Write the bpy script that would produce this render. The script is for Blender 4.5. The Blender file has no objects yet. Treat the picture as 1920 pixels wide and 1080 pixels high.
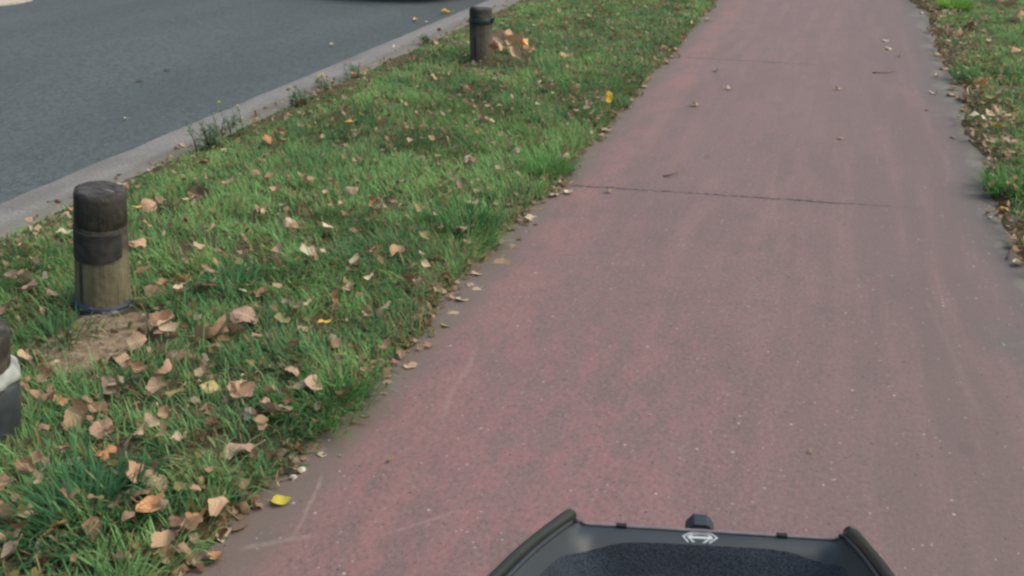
import bpy, math, random
import numpy as np
from mathutils import Vector, Matrix
R = math.radians
random.seed(7); rng = np.random.default_rng(11)
sc = bpy.context.scene
COL = sc.collection

# ------------------------------------------------------------------ camera (world Y runs along the cycle path)
F = 1900.0; EYE = 1.5
CX = Vector((0.95543458, 0.29520292, 0.0))
CY = Vector((0.11757482, -0.38053501, -0.91726183))      # image down
CZ = Vector((-0.27077837, 0.87638367, -0.39828474))      # forward
cam = bpy.data.objects.new('camera', bpy.data.cameras.new('camera'))
COL.objects.link(cam)
cam.matrix_world = Matrix(((CX.x, -CY.x, -CZ.x, 0), (CX.y, -CY.y, -CZ.y, 0), (CX.z, -CY.z, -CZ.z, EYE), (0, 0, 0, 1)))
cam.data.sensor_width = 36; cam.data.lens = 36 * F / 1920
cam.data.clip_start = 0.02; cam.data.clip_end = 2000
cam.data.dof.use_dof = True; cam.data.dof.focus_distance = 4.6; cam.data.dof.aperture_fstop = 14.0
sc.camera = cam
sc.render.resolution_x, sc.render.resolution_y = 1024, 576

# ------------------------------------------------------------------ sky, sun, exposure (overcast)
SUN_EL, SUN_AZ = R(50), R(75)
w = bpy.data.worlds.new('World'); sc.world = w; w.use_nodes = True
wn = w.node_tree
bg = wn.nodes['Background']
sky = wn.nodes.new('ShaderNodeTexSky'); sky.sky_type = 'NISHITA'; sky.sun_disc = False
sky.sun_elevation = SUN_EL; sky.sun_rotation = SUN_AZ
sky.air_density = 1.6; sky.dust_density = 6.0; sky.ozone_density = 1.0
wn.links.new(sky.outputs[0], bg.inputs[0]); bg.inputs[1].default_value = 0.10
sl = bpy.data.lights.new('sun', 'SUN'); sl.energy = 1.15; sl.angle = R(55); sl.color = (1.0, 0.95, 0.88)
so = bpy.data.objects.new('sun', sl); COL.objects.link(so)
sd = Vector((math.sin(SUN_AZ) * math.cos(SUN_EL), math.cos(SUN_AZ) * math.cos(SUN_EL), math.sin(SUN_EL)))
so.rotation_euler = sd.to_track_quat('Z', 'Y').to_euler(); so.location = (0, 0, 20)
sc.view_settings.view_transform = 'Standard'; sc.view_settings.look = 'None'
sc.view_settings.gamma = 1; sc.view_settings.exposure = 0.77
sc.cycles.filter_width = 2.5
sc.cycles.max_bounces = 6; sc.cycles.use_denoising = True


def ray(px, py):
    return CX * (px - 960) + CY * (py - 540) + CZ * F
def g(px, py, z=0.0):
    r = ray(px, py); t = (z - EYE) / r.z
    return Vector((r.x * t, r.y * t, z))
def depth_of(p):
    return (Vector(p) - Vector((0, 0, EYE))).dot(CZ)

# ------------------------------------------------------------------ noise used by the builders
def hash2(i, j, s):
    h = (i * 374761393 + j * 668265263 + s * 974634757) & 0xFFFFFFFF
    h = ((h ^ (h >> 13)) * 1274126177) & 0xFFFFFFFF
    return ((h ^ (h >> 16)) & 0xFFFF) / 65535.0
def vnoise(x, y, scale, seed=0):
    x = np.asarray(x, float) * scale; y = np.asarray(y, float) * scale
    i = np.floor(x).astype(np.int64); j = np.floor(y).astype(np.int64)
    fx = x - i; fy = y - j; fx = fx * fx * (3 - 2 * fx); fy = fy * fy * (3 - 2 * fy)
    a = hash2(i, j, seed); b = hash2(i + 1, j, seed); c = hash2(i, j + 1, seed); d = hash2(i + 1, j + 1, seed)
    return (a * (1 - fx) + b * fx) * (1 - fy) + (c * (1 - fx) + d * fx) * fy

# ------------------------------------------------------------------ mesh helpers
def tag(o, label=None, cat=None, group=None, kind=None):
    if label: o['label'] = label
    if cat: o['category'] = cat
    if group: o['group'] = group
    if kind: o['kind'] = kind
    return o
def link(name, me, m=None, parent=None):
    o = bpy.data.objects.new(name, me); COL.objects.link(o)
    if m is not None and len(me.materials) == 0: me.materials.append(m)
    if parent is not None: o.parent = parent
    return o
def empty(name, loc, rz=0):
    o = bpy.data.objects.new(name, None); COL.objects.link(o); o.location = loc; o.rotation_euler = (0, 0, rz)
    o.empty_display_size = 0.1
    return o
def mesh(name, verts, faces, smooth=True):
    me = bpy.data.meshes.new(name); me.from_pydata([tuple(v) for v in verts], [], faces); me.update()
    if smooth: me.polygons.foreach_set('use_smooth', [True] * len(me.polygons))
    return me
class MB:
    def __init__(s): s.v = []; s.f = []
    def add(s, verts, faces):
        o = len(s.v); s.v += [Vector(v) for v in verts]; s.f += [tuple(i + o for i in f) for f in faces]
    def box(s, c, size, rot=None):
        c = Vector(c); hx, hy, hz = (k / 2 for k in size); vs = []
        for x in (-hx, hx):
            for y in (-hy, hy):
                for z in (-hz, hz):
                    p = Vector((x, y, z))
                    if rot: p = rot @ p
                    vs.append(c + p)
        s.add(vs, [(0, 1, 3, 2), (4, 6, 7, 5), (0, 4, 5, 1), (2, 3, 7, 6), (0, 2, 6, 4), (1, 5, 7, 3)])
    def tube(s, pts, rad, n=12, cap=True):
        pts = [Vector(p) for p in pts]; rings = []
        if not hasattr(rad, '__len__'): rad = [rad] * len(pts)
        up = Vector((0, 0, 1))
        for k, p in enumerate(pts):
            t = (pts[min(k + 1, len(pts) - 1)] - pts[max(k - 1, 0)]).normalized()
            a = t.cross(up)
            if a.length < 1e-3: a = t.cross(Vector((1, 0, 0)))
            a.normalize(); b = t.cross(a)
            rings.append([p + (a * math.cos(2 * math.pi * i / n) + b * math.sin(2 * math.pi * i / n)) * rad[k] for i in range(n)])
        vs = [v for r_ in rings for v in r_]; fs = []
        for k in range(len(pts) - 1):
            for i in range(n):
                j = (i + 1) % n
                fs.append((k * n + i, k * n + j, (k + 1) * n + j, (k + 1) * n + i))
        if cap:
            fs.append(tuple(range(n - 1, -1, -1))); fs.append(tuple(range((len(pts) - 1) * n, len(pts) * n)))
        s.add(vs, fs)
    def lathe(s, prof, n=40, wob=None, mat=None):
        vs = []; fs = []
        for k, (r_, z) in enumerate(prof):
            for i in range(n):
                a = 2 * math.pi * i / n
                rr = r_ * (1 + (wob(a, z) if wob else 0))
                p = Vector((rr * math.cos(a), rr * math.sin(a), z))
                vs.append(mat @ p if mat else p)
        for k in range(len(prof) - 1):
            for i in range(n):
                j = (i + 1) % n
                fs.append((k * n + i, k * n + j, (k + 1) * n + j, (k + 1) * n + i))
        if prof[0][0] > 1e-5: fs.append(tuple(range(n - 1, -1, -1)))
        if prof[-1][0] > 1e-5: fs.append(tuple(range((len(prof) - 1) * n, len(prof) * n)))
        s.add(vs, fs)
    def build(s, name, m, parent=None, smooth=True, bevel=0):
        o = link(name, mesh(name, s.v, s.f, smooth), m, parent)
        if bevel:
            b = o.modifiers.new('bevel', 'BEVEL'); b.width = bevel; b.segments = 3; b.limit_method = 'ANGLE'
        return o

# ------------------------------------------------------------------ material helpers
class NT:
    def __init__(s, name):
        s.m = bpy.data.materials.new(name); s.m.use_nodes = True
        s.t = s.m.node_tree; s.p = s.t.nodes['Principled BSDF']; s.out = s.t.nodes['Material Output']
        s.tc = s.t.nodes.new('ShaderNodeTexCoord')
    def n(s, typ, **kw):
        nd = s.t.nodes.new(typ)
        for k, v in kw.items(): setattr(nd, k, v)
        return nd
    def set(s, sock, v):
        if isinstance(v, bpy.types.NodeSocket): s.t.links.new(v, sock)
        elif v is not None:
            if hasattr(sock.default_value, '__len__') and len(sock.default_value) == 4 and len(v) == 3: v = (*v, 1)
            sock.default_value = v
    def pos(s, scale=(1, 1, 1), rot=(0, 0, 0), loc=(0, 0, 0), src='Object'):
        mp = s.n('ShaderNodeMapping'); s.set(mp.inputs['Vector'], s.tc.outputs[src])
        mp.inputs['Scale'].default_value = scale; mp.inputs['Rotation'].default_value = rot; mp.inputs['Location'].default_value = loc
        return mp.outputs[0]
    def noise(s, scale, vec=None, detail=3, rough=0.55, dist=0.0):
        nd = s.n('ShaderNodeTexNoise'); nd.inputs['Scale'].default_value = scale; nd.inputs['Detail'].default_value = detail
        nd.inputs['Roughness'].default_value = rough; nd.inputs['Distortion'].default_value = dist
        s.set(nd.inputs['Vector'], vec if vec is not None else s.tc.outputs['Object']); return nd.outputs['Fac']
    def voro(s, scale, vec=None, out='Distance', rnd=1.0):
        nd = s.n('ShaderNodeTexVoronoi'); nd.inputs['Scale'].default_value = scale; nd.inputs['Randomness'].default_value = rnd
        s.set(nd.inputs['Vector'], vec if vec is not None else s.tc.outputs['Object']); return nd.outputs[out]
    def rng(s, v, a, b, c=0.0, d=1.0):
        nd = s.n('ShaderNodeMapRange', interpolation_type='SMOOTHSTEP')
        for k, x in enumerate((v, a, b, c, d)): s.set(nd.inputs[k], x)
        return nd.outputs[0]
    def math(s, op, a, b=None, c=None):
        nd = s.n('ShaderNodeMath', operation=op)
        for k, x in enumerate((a, b, c)):
            if x is not None: s.set(nd.inputs[k], x)
        return nd.outputs[0]
    def mix(s, f, a, b, mode='MIX'):
        nd = s.n('ShaderNodeMix', data_type='RGBA', blend_type=mode)
        s.set(nd.inputs[0], f); s.set(nd.inputs[6], a); s.set(nd.inputs[7], b); return nd.outputs[2]
    def xyz(s, vec=None):
        nd = s.n('ShaderNodeSeparateXYZ'); s.set(nd.inputs[0], vec if vec is not None else s.tc.outputs['Object']); return nd.outputs
    def bump(s, h, strength=0.3, dist=0.01):
        nd = s.n('ShaderNodeBump'); nd.inputs['Strength'].default_value = strength; nd.inputs['Distance'].default_value = dist
        s.set(nd.inputs['Height'], h); s.set(s.p.inputs['Normal'], nd.outputs[0])
    def done(s, col, rough=0.9, spec=0.3, metal=0.0):
        s.set(s.p.inputs['Base Color'], col); s.set(s.p.inputs['Roughness'], rough)
        s.p.inputs['Specular IOR Level'].default_value = spec; s.p.inputs['Metallic'].default_value = metal
        return s.m
def simple(name, col, rough=0.6, spec=0.4, var=0.25, scale=30, bump=0.0):
    t = NT(name); nz = t.noise(scale, detail=4)
    c = t.mix(t.rng(nz, .3, .7), tuple(k * (1 - var) for k in col), tuple(min(1, k * (1 + var)) for k in col))
    if bump: t.bump(nz, bump, .004)
    return t.done(c, rough, spec)

M = {}
# road: worn grey asphalt
t = NT('road_asphalt')
fine = t.noise(150, detail=2); mid = t.noise(30, t.pos((1, .75, 1), (0, 0, .4)), 6, .8)
big = t.noise(.9, t.pos((1, .25, 1)), 3); chip = t.voro(110, out='Color')
c = t.mix(t.rng(big, .3, .7), (0.0499, 0.069, 0.0752), (0.0705, 0.0913, 0.0964))
c = t.mix(t.math('MULTIPLY', t.rng(mid, .46, .56), .75), c, (0.0294, 0.04, 0.0439))
c = t.mix(t.math('MULTIPLY', t.rng(fine, .5, .62), .5), c, (0.147, 0.171, 0.177))
cx = t.xyz(chip)[0]
c = t.mix(t.math('MULTIPLY', t.rng(cx, .965, .985), t.rng(t.voro(110), .35, .2)), c, (0.367, 0.4, 0.383))
t.bump(t.math('ADD', fine, mid), .35, .006)
M['road'] = t.done(c, .82, .35)

# kerb: pale weathered concrete
t = NT('kerb_concrete')
a = t.noise(60, detail=4); b = t.noise(5, t.pos((1, .4, 1)), 4); X, Y, Z = t.xyz()
c = t.mix(t.rng(a, .3, .7), (0.159, 0.159, 0.155), (0.239, 0.24, 0.236)); c = t.mix(t.rng(b, .42, .7, 0, .55), c, (0.121, 0.121, 0.115))
jt = t.math('ABSOLUTE', t.math('SUBTRACT', t.math('FRACT', t.math('DIVIDE', Y, 1.0)), .5))
c = t.mix(t.rng(jt, .006, .002, 0, .55), c, (0.0863, 0.0867, 0.0785))
c = t.mix(t.rng(t.math('ADD', X, t.math('MULTIPLY', t.math('SUBTRACT', b, .5), .12)), -3.42, -3.29, 0, .6), c, (0.106, 0.111, 0.0884))
t.bump(a, .3, .004); M['kerb'] = t.done(c, .9, .25)

# cycle path: faded red-mauve asphalt with dirt along its sides, cracks and scrapes
t = NT('path_red_asphalt'); X, Y, Z = t.xyz()
fine = t.noise(240, detail=2); agg = t.noise(80, t.pos((1, .7, 1)), 6, .75); mid = t.noise(16, detail=4); big = t.noise(1.5, t.pos((1.2, .7, 1)), 4)
streak = t.noise(2.2, t.pos((4.2, .35, 1)), 4, dist=.4)
c = t.mix(t.rng(big, .28, .72), (0.141, 0.0942, 0.0948), (0.161, 0.107, 0.106))
c = t.mix(t.rng(streak, .44, .68, 0, .7), c, (0.187, 0.117, 0.117))
patch = t.noise(6.5, t.pos((1.7, .7, 1), loc=(3, 1, 0)), 7, .74, .3)
nearf = t.rng(Y, 4.2, 2.0); leftf = t.rng(X, .3, -.55)
c = t.mix(t.math('MULTIPLY', t.math('MULTIPLY', t.rng(patch, .43, .60), nearf), t.math('MULTIPLY', leftf, 1.0)), c, (0.21, 0.109, 0.112))
band = t.math('MULTIPLY', t.rng(t.math('ABSOLUTE', t.math('ADD', X, .98)), .17, .04), t.rng(t.noise(3.2, t.pos((1, .5, 1)), 6, .7), .37, .62))
c = t.mix(t.math('MULTIPLY', band, .95), c, (0.21, 0.118, 0.112))
wear = t.noise(6.5, t.pos((1.3, .55, 1), loc=(7, 2, 0)), 6, .75)
c = t.mix(t.rng(wear, .49, .64, 0, .6), c, (0.116, 0.0942, 0.0905))
c = t.mix(t.rng(wear, .46, .32, 0, .4), c, (0.186, 0.113, 0.115))
c = t.mix(t.rng(mid, .5, .75, 0, .28), c, (0.11, 0.0812, 0.0786))
c = t.mix(t.rng(agg, .50, .66, 0, .55), c, (0.227, 0.167, 0.166))
c = t.mix(t.rng(agg, .49, .34, 0, .6), c, (0.0769, 0.0538, 0.0541))
c = t.mix(t.rng(fine, .40, .25, 0, .35), c, (0.0732, 0.0481, 0.0504))
c = t.mix(t.math('MULTIPLY', t.rng(X, -.2, .6), t.rng(streak, .75, .35, .25, .75)), c, (0.113, 0.0869, 0.0835))
# grey bare asphalt at the right side, brown soil along the left side
wob = t.math('MULTIPLY', t.math('SUBTRACT', t.noise(2.6, detail=5), .5), .5)
xr = t.math('ADD', X, wob)
c = t.mix(t.rng(xr, .58, .80, 0, .74), c, (0.0874, 0.0877, 0.0844))
c = t.mix(t.rng(t.math('ADD', xr, t.math('MULTIPLY', mid, .12)), .80, .90, 0, .8), c, (0.156, 0.146, 0.119))
c = t.mix(t.rng(t.math('ADD', X, t.math('MULTIPLY', wob, .45)), -1.04, -1.17, 0, .85), c, (0.12, 0.102, 0.0881))
# pale chips
vc = t.voro(42, out='Color'); vx = t.xyz(vc)
c = t.mix(t.math('MULTIPLY', t.rng(vx[0], .962, .978), t.rng(t.voro(42), .24, .12)), c, (0.349, 0.307, 0.295))
vc2 = t.voro(95, out='Color'); vx2 = t.xyz(vc2)
c = t.mix(t.math('MULTIPLY', t.rng(vx2[0], .972, .985), t.rng(t.voro(95), .33, .2)), c, (0.307, 0.27, 0.261))
c = t.mix(t.math('MULTIPLY', t.rng(vx2[1], .988, .994), t.rng(t.voro(95), .4, .25)), c, (0.0415, 0.0349, 0.0349))
def crack(c, x0, y0, x1, y1, xa, xb, wd, col):
    sl_ = (y1 - y0) / (x1 - x0)
    yy = t.math('ADD', t.math('MULTIPLY', t.math('SUBTRACT', X, x0), sl_), y0)
    nz = t.math('MULTIPLY', t.math('SUBTRACT', t.noise(14, detail=4), .5), .034)
    d = t.math('ABSOLUTE', t.math('SUBTRACT', t.math('ADD', Y, nz), yy))
    wn_ = t.math('MULTIPLY', t.rng(t.noise(25, detail=2), .35, .7, .35, 1.5), wd)
    m = t.math('MULTIPLY', t.rng(t.math('DIVIDE', d, wn_), 1.5, .6), t.math('MULTIPLY', t.rng(X, xa, xa + .05), t.rng(X, xb, xb - .5)))
    return t.mix(m, c, col)
p0, p1 = g(1080, 348), g(1640, 385); c = crack(c, p0.x, p0.y, p1.x, p1.y, -1.14, .55, .009, (0.0291, 0.0216, 0.0216))
p0, p1 = g(1280, 107), g(1450, 117); c = crack(c, p0.x, p0.y, p1.x, p1.y, -1.12, .2, .012, (0.0581, 0.0415, 0.0415))
def scrape(c, a, b, wd, col, amt):
    a = g(*a); b = g(*b); L = (b - a).length; ux, uy = (b.x - a.x) / L, (b.y - a.y) / L
    dx = t.math('SUBTRACT', X, a.x); dy = t.math('SUBTRACT', Y, a.y)
    al = t.math('ADD', t.math('MULTIPLY', dx, ux), t.math('MULTIPLY', dy, uy))
    ac = t.math('ADD', t.math('SUBTRACT', t.math('MULTIPLY', dx, uy), t.math('MULTIPLY', dy, ux)), t.math('MULTIPLY', t.math('SUBTRACT', t.noise(7, detail=4), .5), .05))
    m = t.math('MULTIPLY', t.rng(t.math('ABSOLUTE', ac), wd, wd * .3), t.math('MULTIPLY', t.rng(al, 0, L * .2), t.rng(al, L, L * .8)))
    m = t.math('MULTIPLY', m, t.rng(t.noise(40, detail=3), .3, .6, .2, 1))
    return t.mix(t.math('MULTIPLY', m, amt), c, col)
c = scrape(c, (552, 1010), (610, 880), .008, (0.266, 0.187, 0.17), .6)
c = scrape(c, (700, 1008), (880, 955), .008, (0.266, 0.183, 0.178), .5)
c = scrape(c, (440, 1030), (600, 1002), .012, (0.241, 0.199, 0.178), .55)
c = scrape(c, (820, 800), (900, 640), .014, (0.257, 0.17, 0.166), .5)
c = scrape(c, (1860, 830), (1730, 540), .016, (0.207, 0.17, 0.166), .16)
c = scrape(c, (1780, 345), (1772, 280), .014, (0.224, 0.183, 0.178), .16)
def blot(c, px, py, rad, col, amt):
    a = g(px, py); dx = t.math('SUBTRACT', X, a.x); dy = t.math('MULTIPLY', t.math('SUBTRACT', Y, a.y), .7)
    d = t.math('SQRT', t.math('ADD', t.math('MULTIPLY', dx, dx), t.math('MULTIPLY', dy, dy)))
    d = t.math('ADD', d, t.math('MULTIPLY', t.math('SUBTRACT', t.noise(30, detail=3), .5), rad))
    return t.mix(t.rng(d, rad, rad * .3, 0, amt), c, col)
c = blot(c, 1326, 294, .03, (0.083, 0.0622, 0.0622), .7)
c = blot(c, 1812, 842, .035, (0.0996, 0.0747, 0.0747), .6)
c = blot(c, 1268, 327, .02, (0.083, 0.0622, 0.0622), .6)
t.bump(t.math('ADD', t.math('MULTIPLY', agg, .7), fine), .4, .005)
M['path'] = t.done(c, .66, .42)

# soil under the grass
t = NT('verge_soil'); a = t.noise(22, detail=5); b = t.noise(3, detail=4); d = t.noise(120, detail=2)
c = t.mix(t.rng(a, .3, .7), (.055, .040, .026), (.14, .105, .07))
c = t.mix(t.rng(b, .40, .6, 0, .6), c, (.03, .05, .018))
c = t.mix(t.rng(d, .6, .75, 0, .5), c, (.25, .20, .14))
t.bump(t.math('ADD', a, d), .6, .015); M['soil'] = t.done(c, .95, .15)
t = NT('pale_bare_soil'); a = t.noise(30, detail=5); d = t.noise(120, detail=2)
c = t.mix(t.rng(a, .3, .7), (.13, .097, .062), (.27, .215, .15)); c = t.mix(t.rng(d, .62, .75, 0, .6), c, (.42, .36, .28))
t.bump(t.math('ADD', a, d), .6, .012); M['bare'] = t.done(c, .95, .15)
t = NT('pavement_concrete'); a = t.noise(20, detail=5)
c = t.mix(t.rng(a, .3, .7), (.34, .30, .25), (.48, .43, .37)); M['pave'] = t.done(c, .9, .2)
t = NT('grass_blade')
at = t.n('ShaderNodeVertexColor', layer_name='tint')
M['grass'] = t.done(at.outputs[0], .65, .2)
tr = t.n('ShaderNodeBsdfTranslucent'); t.set(tr.inputs[0], at.outputs[0])
mx = t.n('ShaderNodeMixShader'); mx.inputs[0].default_value = .42
t.t.links.new(t.p.outputs[0], mx.inputs[1]); t.t.links.new(tr.outputs[0], mx.inputs[2]); t.t.links.new(mx.outputs[0], t.out.inputs[0])

# fallen leaf: colour from the object, veins and blotches in its own coordinates
t = NT('dry_leaf'); oi = t.n('ShaderNodeObjectInfo'); X, Y, Z = t.xyz()
ang = t.math('ARCTAN2', X, t.math('ADD', Y, .42))
vein = t.math('ABSOLUTE', t.math('SUBTRACT', t.math('FRACT', t.math('MULTIPLY', ang, 2.2)), .5))
rv = t.math('ADD', t.n('ShaderNodeNewGeometry').outputs['Pointiness'], 0)
off = t.n('ShaderNodeVectorMath', operation='ADD'); t.set(off.inputs[0], t.tc.outputs['Object']); t.set(off.inputs[1], oi.outputs['Random'])
n1 = t.noise(3.2, off.outputs[0], 4); n2 = t.noise(11, off.outputs[0], 4)
c = t.mix(t.rng(n1, .35, .7, 0, .6), oi.outputs['Color'], t.mix(.6, oi.outputs['Color'], (.42, .33, .23)))
c = t.mix(t.rng(n2, .56, .75, 0, .55), c, t.mix(1.0, c, (.45, .36, .3), 'MULTIPLY'))
c = t.mix(t.rng(vein, .47, .495, 0, .45), c, t.mix(.5, c, (.6, .5, .36)))
c = t.mix(t.rng(t.math('ABSOLUTE', X), .035, .015, 0, .6), c, t.mix(.6, c, (.6, .5, .36)))
t.bump(n2, .3, .05); M['leaf'] = t.done(c, .75, .25)
tr = t.n('ShaderNodeBsdfTranslucent'); t.set(tr.inputs[0], c); mx = t.n('ShaderNodeMixShader'); mx.inputs[0].default_value = .12
t.t.links.new(t.p.outputs[0], mx.inputs[1]); t.t.links.new(tr.outputs[0], mx.inputs[2]); t.t.links.new(mx.outputs[0], t.out.inputs[0])

# weathered post wood: dark stained upper part
def wood(name, lo, hi, dark, z0, z1, damt=.92):
    t = NT(name); X, Y, Z = t.xyz()
    gr = t.noise(38, t.pos((1, 1, .06)), 5, .6); gr2 = t.noise(9, t.pos((1, 1, .25)), 4); fl = t.noise(25, detail=4)
    c = t.mix(t.rng(gr, .3, .7), lo, hi); c = t.mix(t.rng(gr2, .5, .7, 0, .6), c, tuple(k * .7 for k in lo))
    zz = t.math('ADD', Z, t.math('MULTIPLY', t.math('SUBTRACT', t.noise(7, t.pos((1, 1, .6)), 4), .5), .10))
    c = t.mix(t.rng(zz, z0, z1, 0, damt), c, dark)
    c = t.mix(t.rng(fl, .66, .76, 0, .35), c, (.16, .155, .14))
    cr = t.noise(26, t.pos((1, 1, .03)), 2); c = t.mix(t.rng(cr, .40, .35, 0, .8), c, (.03, .027, .022))
    mo = t.noise(14, t.pos((1, 1, .7)), 6, .7); c = t.mix(t.rng(mo, .52, .64, 0, .5), c, (.13, .12, .09)); c = t.mix(t.rng(Z, .07, .0, 0, .5), c, (.12, .10, .075))
    t.bump(t.math('ADD', gr, t.math('MULTIPLY', mo, 1.5)), .8, .010); return t.done(c, .85, .2)
M['wood_a'] = wood('post_wood', (0.114, 0.106, 0.0653), (0.181, 0.172, 0.113), (0.0358, 0.0361, 0.0342), .19, .27)
M['wood_b'] = wood('post_wood_grey', (0.0798, 0.0732, 0.0607), (0.137, 0.123, 0.101), (0.0353, 0.0377, 0.0382), .12, .36, .92)
M['wood_c'] = wood('post_wood_brown', (0.0513, 0.0446, 0.0372), (0.0855, 0.0744, 0.0619), (0.0342, 0.032, 0.0293), .2, .3)
M['cap'] = simple('post_end_grain', (.048, .05, .051), .9, .2, .5, 40, .5)
M['sleeve'] = simple('dark_sleeve', (.036, .037, .036), .75, .3, .35, 25, .3)
t = NT('navy_ring'); a = t.noise(16, t.pos((1, 1, 2)), 4); c = t.mix(t.rng(a, .60, .68), (.017, .029, .045), (.26, .28, .29)); M['ring'] = t.done(c, .6, .4)
M['strap'] = simple('teal_strap', (.012, .032, .036), .5, .4, .4, 40)
t = NT('white_collar'); a = t.noise(14, detail=4); c = t.mix(t.rng(a, .4, .75), (0.331, 0.367, 0.348), (0.144, 0.158, 0.148)); M['white'] = t.done(c, .9, .15)
M['greysleeve'] = simple('slate_sleeve', (.044, .057, .064), .75, .25, .3, 12)
M['rubber'] = simple('black_rubber', (.016, .017, .018), .75, .3, .2, 60)
M['rail'] = simple('black_tube', (.013, .017, .017), .30, .45, .2, 80)
t = NT('tray_plastic'); a = t.noise(300, detail=2); b = t.noise(6, detail=3)
c = t.mix(t.rng(b, .3, .7), (.018, .027, .035), (.025, .036, .046)); t.bump(a, .12, .001); M['plastic'] = t.done(c, .5, .4)
t = NT('navy_felt'); a = t.noise(420, detail=3, rough=.7); b = t.noise(130, detail=3); d = t.noise(9, detail=3)
c = t.mix(t.rng(a, .35, .68), (.009, .013, .019), (.046, .062, .084)); c = t.mix(t.rng(b, .55, .75, 0, .45), c, (.055, .062, .075)); c = t.mix(t.rng(d, .4, .7, 0, .4), c, (.012, .014, .02))
t.bump(t.math('ADD', a, b), .8, .003); M['felt'] = t.done(c, 1.0, .08); t.p.inputs['Sheen Weight'].default_value = .05
M['edge'] = simple('grey_edge_trim', (.15, .142, .155), .45, .4, .15, 50)
M['emblem'] = simple('silver_print', (.42, .47, .49), .45, .4, .08, 60)
M['metal'] = simple('dark_metal', (.03, .032, .034), .35, .5, .2, 40)
M['paint'] = simple('dark_car_paint', (.02, .022, .025), .25, .5, .1, 5)
M['glass'] = simple('dark_glass', (.01, .012, .013), .08, .6, .1, 5)
M['lamp'] = simple('lamp_lens', (.35, .35, .36), .15, .5, .1, 20)
M['rim'] = simple('wheel_rim', (.30, .31, .32), .35, .5, .1, 20)
M['plate'] = simple('blank_plate', (.55, .55, .5), .5, .4, .05, 20)
M['stemg'] = simple('weed_stem', (.085, .13, .06), .8, .2, .3, 40)
M['weed'] = simple('weed_leaf', (.075, .145, .065), .75, .25, .4, 60)
M['yellow'] = simple('yellow_petal', (.60, .48, .06), .7, .2, .2, 60)
M['twig'] = simple('twig_bark', (.16, .11, .085), .9, .2, .35, 60)
M['pebble'] = simple('pebble_stone', (.42, .40, .36), .8, .3, .3, 60)

# ------------------------------------------------------------------ ground sheets
KX0, KX1 = -3.575, -3.20
def edge_left(y):                                    # where the left verge meets the path
    return -1.205 - .045 * np.clip((2.5 - np.asarray(y, float)) / .6, 0, 1) + (vnoise(y, 0 * np.asarray(y), 2.2, 3) - .5) * .06 + (vnoise(y, 0 * np.asarray(y), 9, 4) - .5) * .035
def edge_right(y):
    y = np.asarray(y, float)
    return .845 + (vnoise(y, y * 0, 1.1, 5) - .5) * .16 + (vnoise(y, y * 0, 5, 6) - .5) * .07
POSTS_XY = [g(197, 583), g(903, 121), g(-38, 838)]
def gh_left(x, y):
    x = np.asarray(x, float); y = np.asarray(y, float)
    h = .012 + .022 * vnoise(x, y, 2.3, 8) + .012 * vnoise(x, y, 9, 9)
    h = np.minimum(h, (edge_left(y) - x) * .35)
    return np.minimum(h, (x - KX1 - .005 + .03 * vnoise(y, y * 0, 2.5, 12)) * .4 + .002)
def gh_right(x, y):
    x = np.asarray(x, float); y = np.asarray(y, float)
    h = .012 + .03 * vnoise(x, y, 2.0, 18) + .012 * vnoise(x, y, 9, 19)
    return np.minimum(h, (x - edge_right(y)) * .35)
ys = np.concatenate([np.arange(-3, 1, .25), np.arange(1, 13, .035), np.geomspace(13, 90, 40)])
def sheet(name, xs, ys, hf, m):
    Xg, Yg = np.meshgrid(xs, ys); Zg = np.maximum(hf(Xg, Yg), -.06)
    v = np.stack([Xg, Yg, Zg], -1).reshape(-1, 3); nx = len(xs)
    f = [(r_ * nx + c_, r_ * nx + c_ + 1, (r_ + 1) * nx + c_ + 1, (r_ + 1) * nx + c_) for r_ in range(len(ys) - 1) for c_ in range(nx - 1)]
    return tag(link(name, mesh(name, v.tolist(), f), m), kind='structure')
sheet('verge_ground', np.concatenate([np.arange(-3.30, -1.05, .03)]), ys, gh_left, M['soil'])
sheet('verge_ground', np.concatenate([np.arange(.66, 2.6, .03), np.geomspace(2.6, 40, 25)]), ys, gh_right, M['soil'])
def flat(name, x0, x1, y0, y1, z, m, ny=1):
    v = []; f = []
    for k in range(ny + 1):
        y = y0 + (y1 - y0) * k / ny; v += [(x0, y, z), (x1, y, z)]
        if k: b = 2 * k; f.append((b - 2, b - 1, b + 1, b))
    return tag(link(name, mesh(name, v, f, False), m), kind='structure')
flat('cycle_path', -1.32, 1.05, -3, 90, 0.0, M['path'])
flat('road', -9.6, KX0 + .02, -4, 90, -.12, M['road'])
flat('ground', -700, 700, -300, 900, -.22, M['soil'])
# kerb: long concrete run with worn edges
kv = []; kf = []; kys = np.concatenate([np.arange(-3, 13, .06), np.arange(13, 90, 1.5)])
for k, y in enumerate(kys):
    j = float(vnoise(y, 0., 7, 31) - .5) * .014; z = float(vnoise(y, 0., 3, 32) - .5) * .006
    for (x, zz) in ((KX0 - .012, -.16), (KX0 + j * .5 - .004, -.03), (KX0 + .006 + j, -.006), (KX0 + .02 + j, z), (KX1 - .1, z + .002), (KX1 + .06, z), (KX1 + .06, -.16)):
        kv.append((x, y, zz))
    if k:
        for q in range(6):
            a = (k - 1) * 7 + q; kf.append((a, a + 1, a + 8, a + 7))
tag(link('kerb', mesh('kerb', kv, kf), M['kerb']), kind='structure')
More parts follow.
